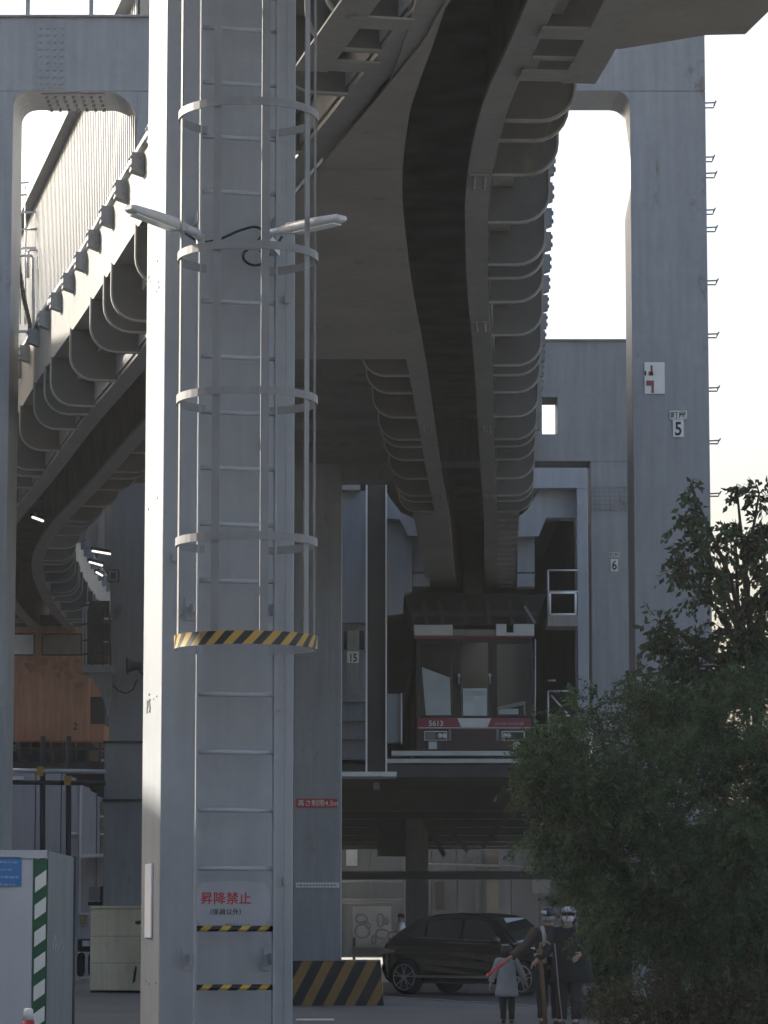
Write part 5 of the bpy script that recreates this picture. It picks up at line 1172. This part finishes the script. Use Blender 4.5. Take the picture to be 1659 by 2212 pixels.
def tree(name, label, root, lobes, Y, nleaf, ln, wd_, m, droop=0.3, twig=0.25, sway=1.0, group=None, cat='tree', per_twig=14, depth=1.0, clump=1.0):
    """lobes: (x, y, r, dY) as seen; leaves sit on short twigs spread through the lobes"""
    T = thing(name, root, label, cat, group); tb = MB(); C = []; D = []
    tot = sum(r_ ** 2 for _, _, r_, _ in lobes); rootv = Vector(root); hubs = []
    cents = []
    for x, y, r_, dY in lobes:
        c = at(x, y, Y + dY); rw = r_ * (Y + dY) / FPX; cents.append((c, rw))
    fork = Vector((rootv.x, rootv.y, min(c.z for c, _ in cents) + 0.3)) if min(c.z for c, _ in cents) > 0.8 else rootv + Vector((0, 0, .5))
    tb.tube([rootv, rootv.lerp(fork, .5) + Vector((.05, .03, 0)), fork], [0.08, 0.07, 0.06], 10)
    for c, rw in cents:
        mid = fork.lerp(c, .5) + Vector((random.uniform(-.15, .15), random.uniform(-.15, .15), 0.1)); tb.tube([fork, mid, c], [0.045, 0.028, 0.012], 6, cap=False)
        nt_ = max(4, int(nleaf * rw ** 2 / sum(q ** 2 for _, q in cents) / per_twig))
        subs = []
        for _ in range(max(5, int(16 * clump))):
            dv_ = Vector(np.random.normal(size=3)); dv_.normalize(); rad = rw * (random.random() ** 0.4) * random.uniform(.7, 1.05)
            subs.append((c + Vector((dv_.x * rad, dv_.y * rad * depth, dv_.z * rad)), dv_, rw * random.uniform(.16, .34)))
        for sb_, dv_, sr in subs[::2]: tb.tube([c, c.lerp(sb_, .55) + Vector((0, 0, .03)), sb_], [0.011, 0.008, 0.004], 4, cap=False)
        for k in range(nt_):
            sb_, dv_, sr = random.choice(subs)
            b0 = sb_ + Vector(np.random.normal(size=3)) * sr * 0.62; out = (dv_ * .8 + (b0 - sb_).normalized() * .8 + Vector((random.gauss(0, .35), random.gauss(0, .35), random.gauss(0, .35) - droop))).normalized()
            tl = twig * random.uniform(.5, 1.3)
            if k % 4 == 0: tb.tube([sb_, b0, b0 + out * tl], [0.008, 0.005, 0.0025], 4, cap=False)
            for q in range(per_twig):
                t_ = (q + random.random()) / per_twig; sag = Vector((0, 0, -droop * tl * t_ * t_ * .6))
                C.append(b0 + out * tl * t_ + sag + Vector(np.random.normal(size=3)) * 0.012 * sway); dd = out + Vector(np.random.normal(size=3)) * .75 + Vector((0, 0, -droop)); D.append(dd)
    tb.build('trunk', BARK, T); me = leaf_mesh('crown', np.array([tuple(p) for p in C]), np.array([tuple(p) for p in D]), ln, wd_, m)
    o = bpy.data.objects.new('crown', me); link(o, T); return T
L1 = leafmat('dark_leaf', (0.020, 0.050, 0.022), (0.080, 0.140, 0.056), 2.2)
L2 = leafmat('glossy_leaf', (0.030, 0.048, 0.022), (0.085, 0.115, 0.050), 2.5)
L3 = leafmat('brown_green_leaf', (0.050, 0.052, 0.028), (0.10, 0.105, 0.055), 2.5)
random.seed(11); np.random.seed(11)
tree('bushy_tree', 'big dense dark green bushy tree filling the lower right', (ax(1450, 34), 34.5, 0),
     [(1300, 1600, 95, 0), (1200, 1640, 80, -.3), (1400, 1570, 90, .5), (1500, 1600, 120, .6), (1620, 1590, 120, .8), (1700, 1700, 140, 0), (1160, 1690, 60, -.2), (1240, 1760, 130, -.4), (1400, 1760, 170, -.3), (1560, 1780, 180, -.3), (1175, 1815, 50, -.2), (1265, 1845, 90, -.2), (1430, 1930, 170, -.4), (1600, 1950, 170, -.4), (1360, 1950, 60, 0), (1425, 2040, 75, -.2), (1590, 2110, 130, -.2), (1680, 2080, 120, 0)],
     34.0, 150000, 0.054, 0.020, L1, droop=0.35, twig=0.22, per_twig=18)
tree('broadleaf_tree', 'taller broadleaf tree with open leafy shoots against the white sky', (ax(1640, 38), 38.6, 0),
     [(1497, 1062, 22, 0), (1478, 1125, 30, 0), (1520, 1175, 42, 0), (1475, 1225, 34, 0), (1525, 1270, 40, 0), (1590, 1180, 40, .3), (1640, 1065, 26, .2), (1592, 1060, 14, .2), (1650, 1150, 45, .3), (1620, 1260, 55, .4), (1580, 1380, 60, .3), (1650, 1370, 60, .4), (1425, 1345, 26, -.1), (1450, 1400, 45, 0), (1510, 1440, 60, 0), (1590, 1490, 70, .2), (1370, 1460, 22, -.1), (1390, 1500, 30, 0), (1470, 1520, 60, .1), (1680, 1480, 70, .2), (1700, 1250, 60, .3)],
     38.0, 9000, 0.105, 0.055, L2, droop=0.45, twig=0.20, per_twig=7)
tree('low_shrub', 'brownish green low shrub to the right of the masked adult', (ax(1450, 33), 33.3, 0),
     [(1335, 2170, 45, 0), (1360, 2220, 60, 0), (1420, 2160, 70, 0), (1500, 2180, 75, 0), (1580, 2160, 75, 0), (1650, 2170, 80, 0), (1450, 2230, 80, 0), (1560, 2230, 80, 0)],
     33.0, 16000, 0.055, 0.024, L3, droop=0.0, twig=0.18, per_twig=10, cat='shrub')
tree('leafy_hedge', 'dark green leafy hedge directly behind the masked adult', (ax(1310, 48.5), 48.8, 0),
     [(1300, 1990, 70, 0), (1330, 2080, 80, 0), (1310, 2150, 75, 0), (1250, 1935, 50, 0), (1390, 2060, 80, 0), (1380, 2150, 80, 0), (1360, 1970, 70, 0)],
     48.5, 22000, 0.075, 0.030, L1, droop=0.2, twig=0.22, per_twig=12, cat='hedge')
# loose woodland far off
LF = leafmat('far_leaf', (0.03, 0.05, 0.025), (0.07, 0.10, 0.05), 0.6)
for k, (X, Y, hh) in enumerate(((14, 96, 5.5), (19, 110, 6.5), (25, 125, 7), (33, 140, 8), (11, 84, 4.5))):
    lb = [(829.5 + (X + random.uniform(-1.6, 1.6)) / Y * FPX, 1982 - (hh * random.uniform(.45, .85) - CAMH) / Y * FPX, 1.5 / Y * FPX, random.uniform(-1.5, 1.5)) for _ in range(7)]
    tree('background_tree', ['round leafy tree far right behind the columns, nearest of the row', 'second far leafy tree of the row at the right', 'third far leafy tree of the row at the right', 'farthest and tallest tree of the row at the right', 'low leafy tree far right closest to the depot'][k], (X, Y, 0), lb, Y, 3500, 0.30, 0.18, LF, droop=.2, twig=.6, per_twig=10, group='far trees at the right')

# ================================================================== BACKLIT AIR
hz = MB(); hz.box(-920, 920, -320, 1520, -1.0, 18.5); hz = hz.build('haze', DARK, None, kind='stuff')
hm = bpy.data.materials.new('haze_air'); hm.use_nodes = True; t = hm.node_tree
t.nodes.remove(t.nodes['Principled BSDF']); pv_ = t.nodes.new('ShaderNodeVolumePrincipled')
pv_.inputs['Color'].default_value = (0.92, 0.95, 0.98, 1); pv_.inputs['Density'].default_value = 0.0003; pv_.inputs['Anisotropy'].default_value = 0.4
t.links.new(pv_.outputs[0], t.nodes['Material Output'].inputs['Volume']); hz.data.materials.clear(); hz.data.materials.append(hm)
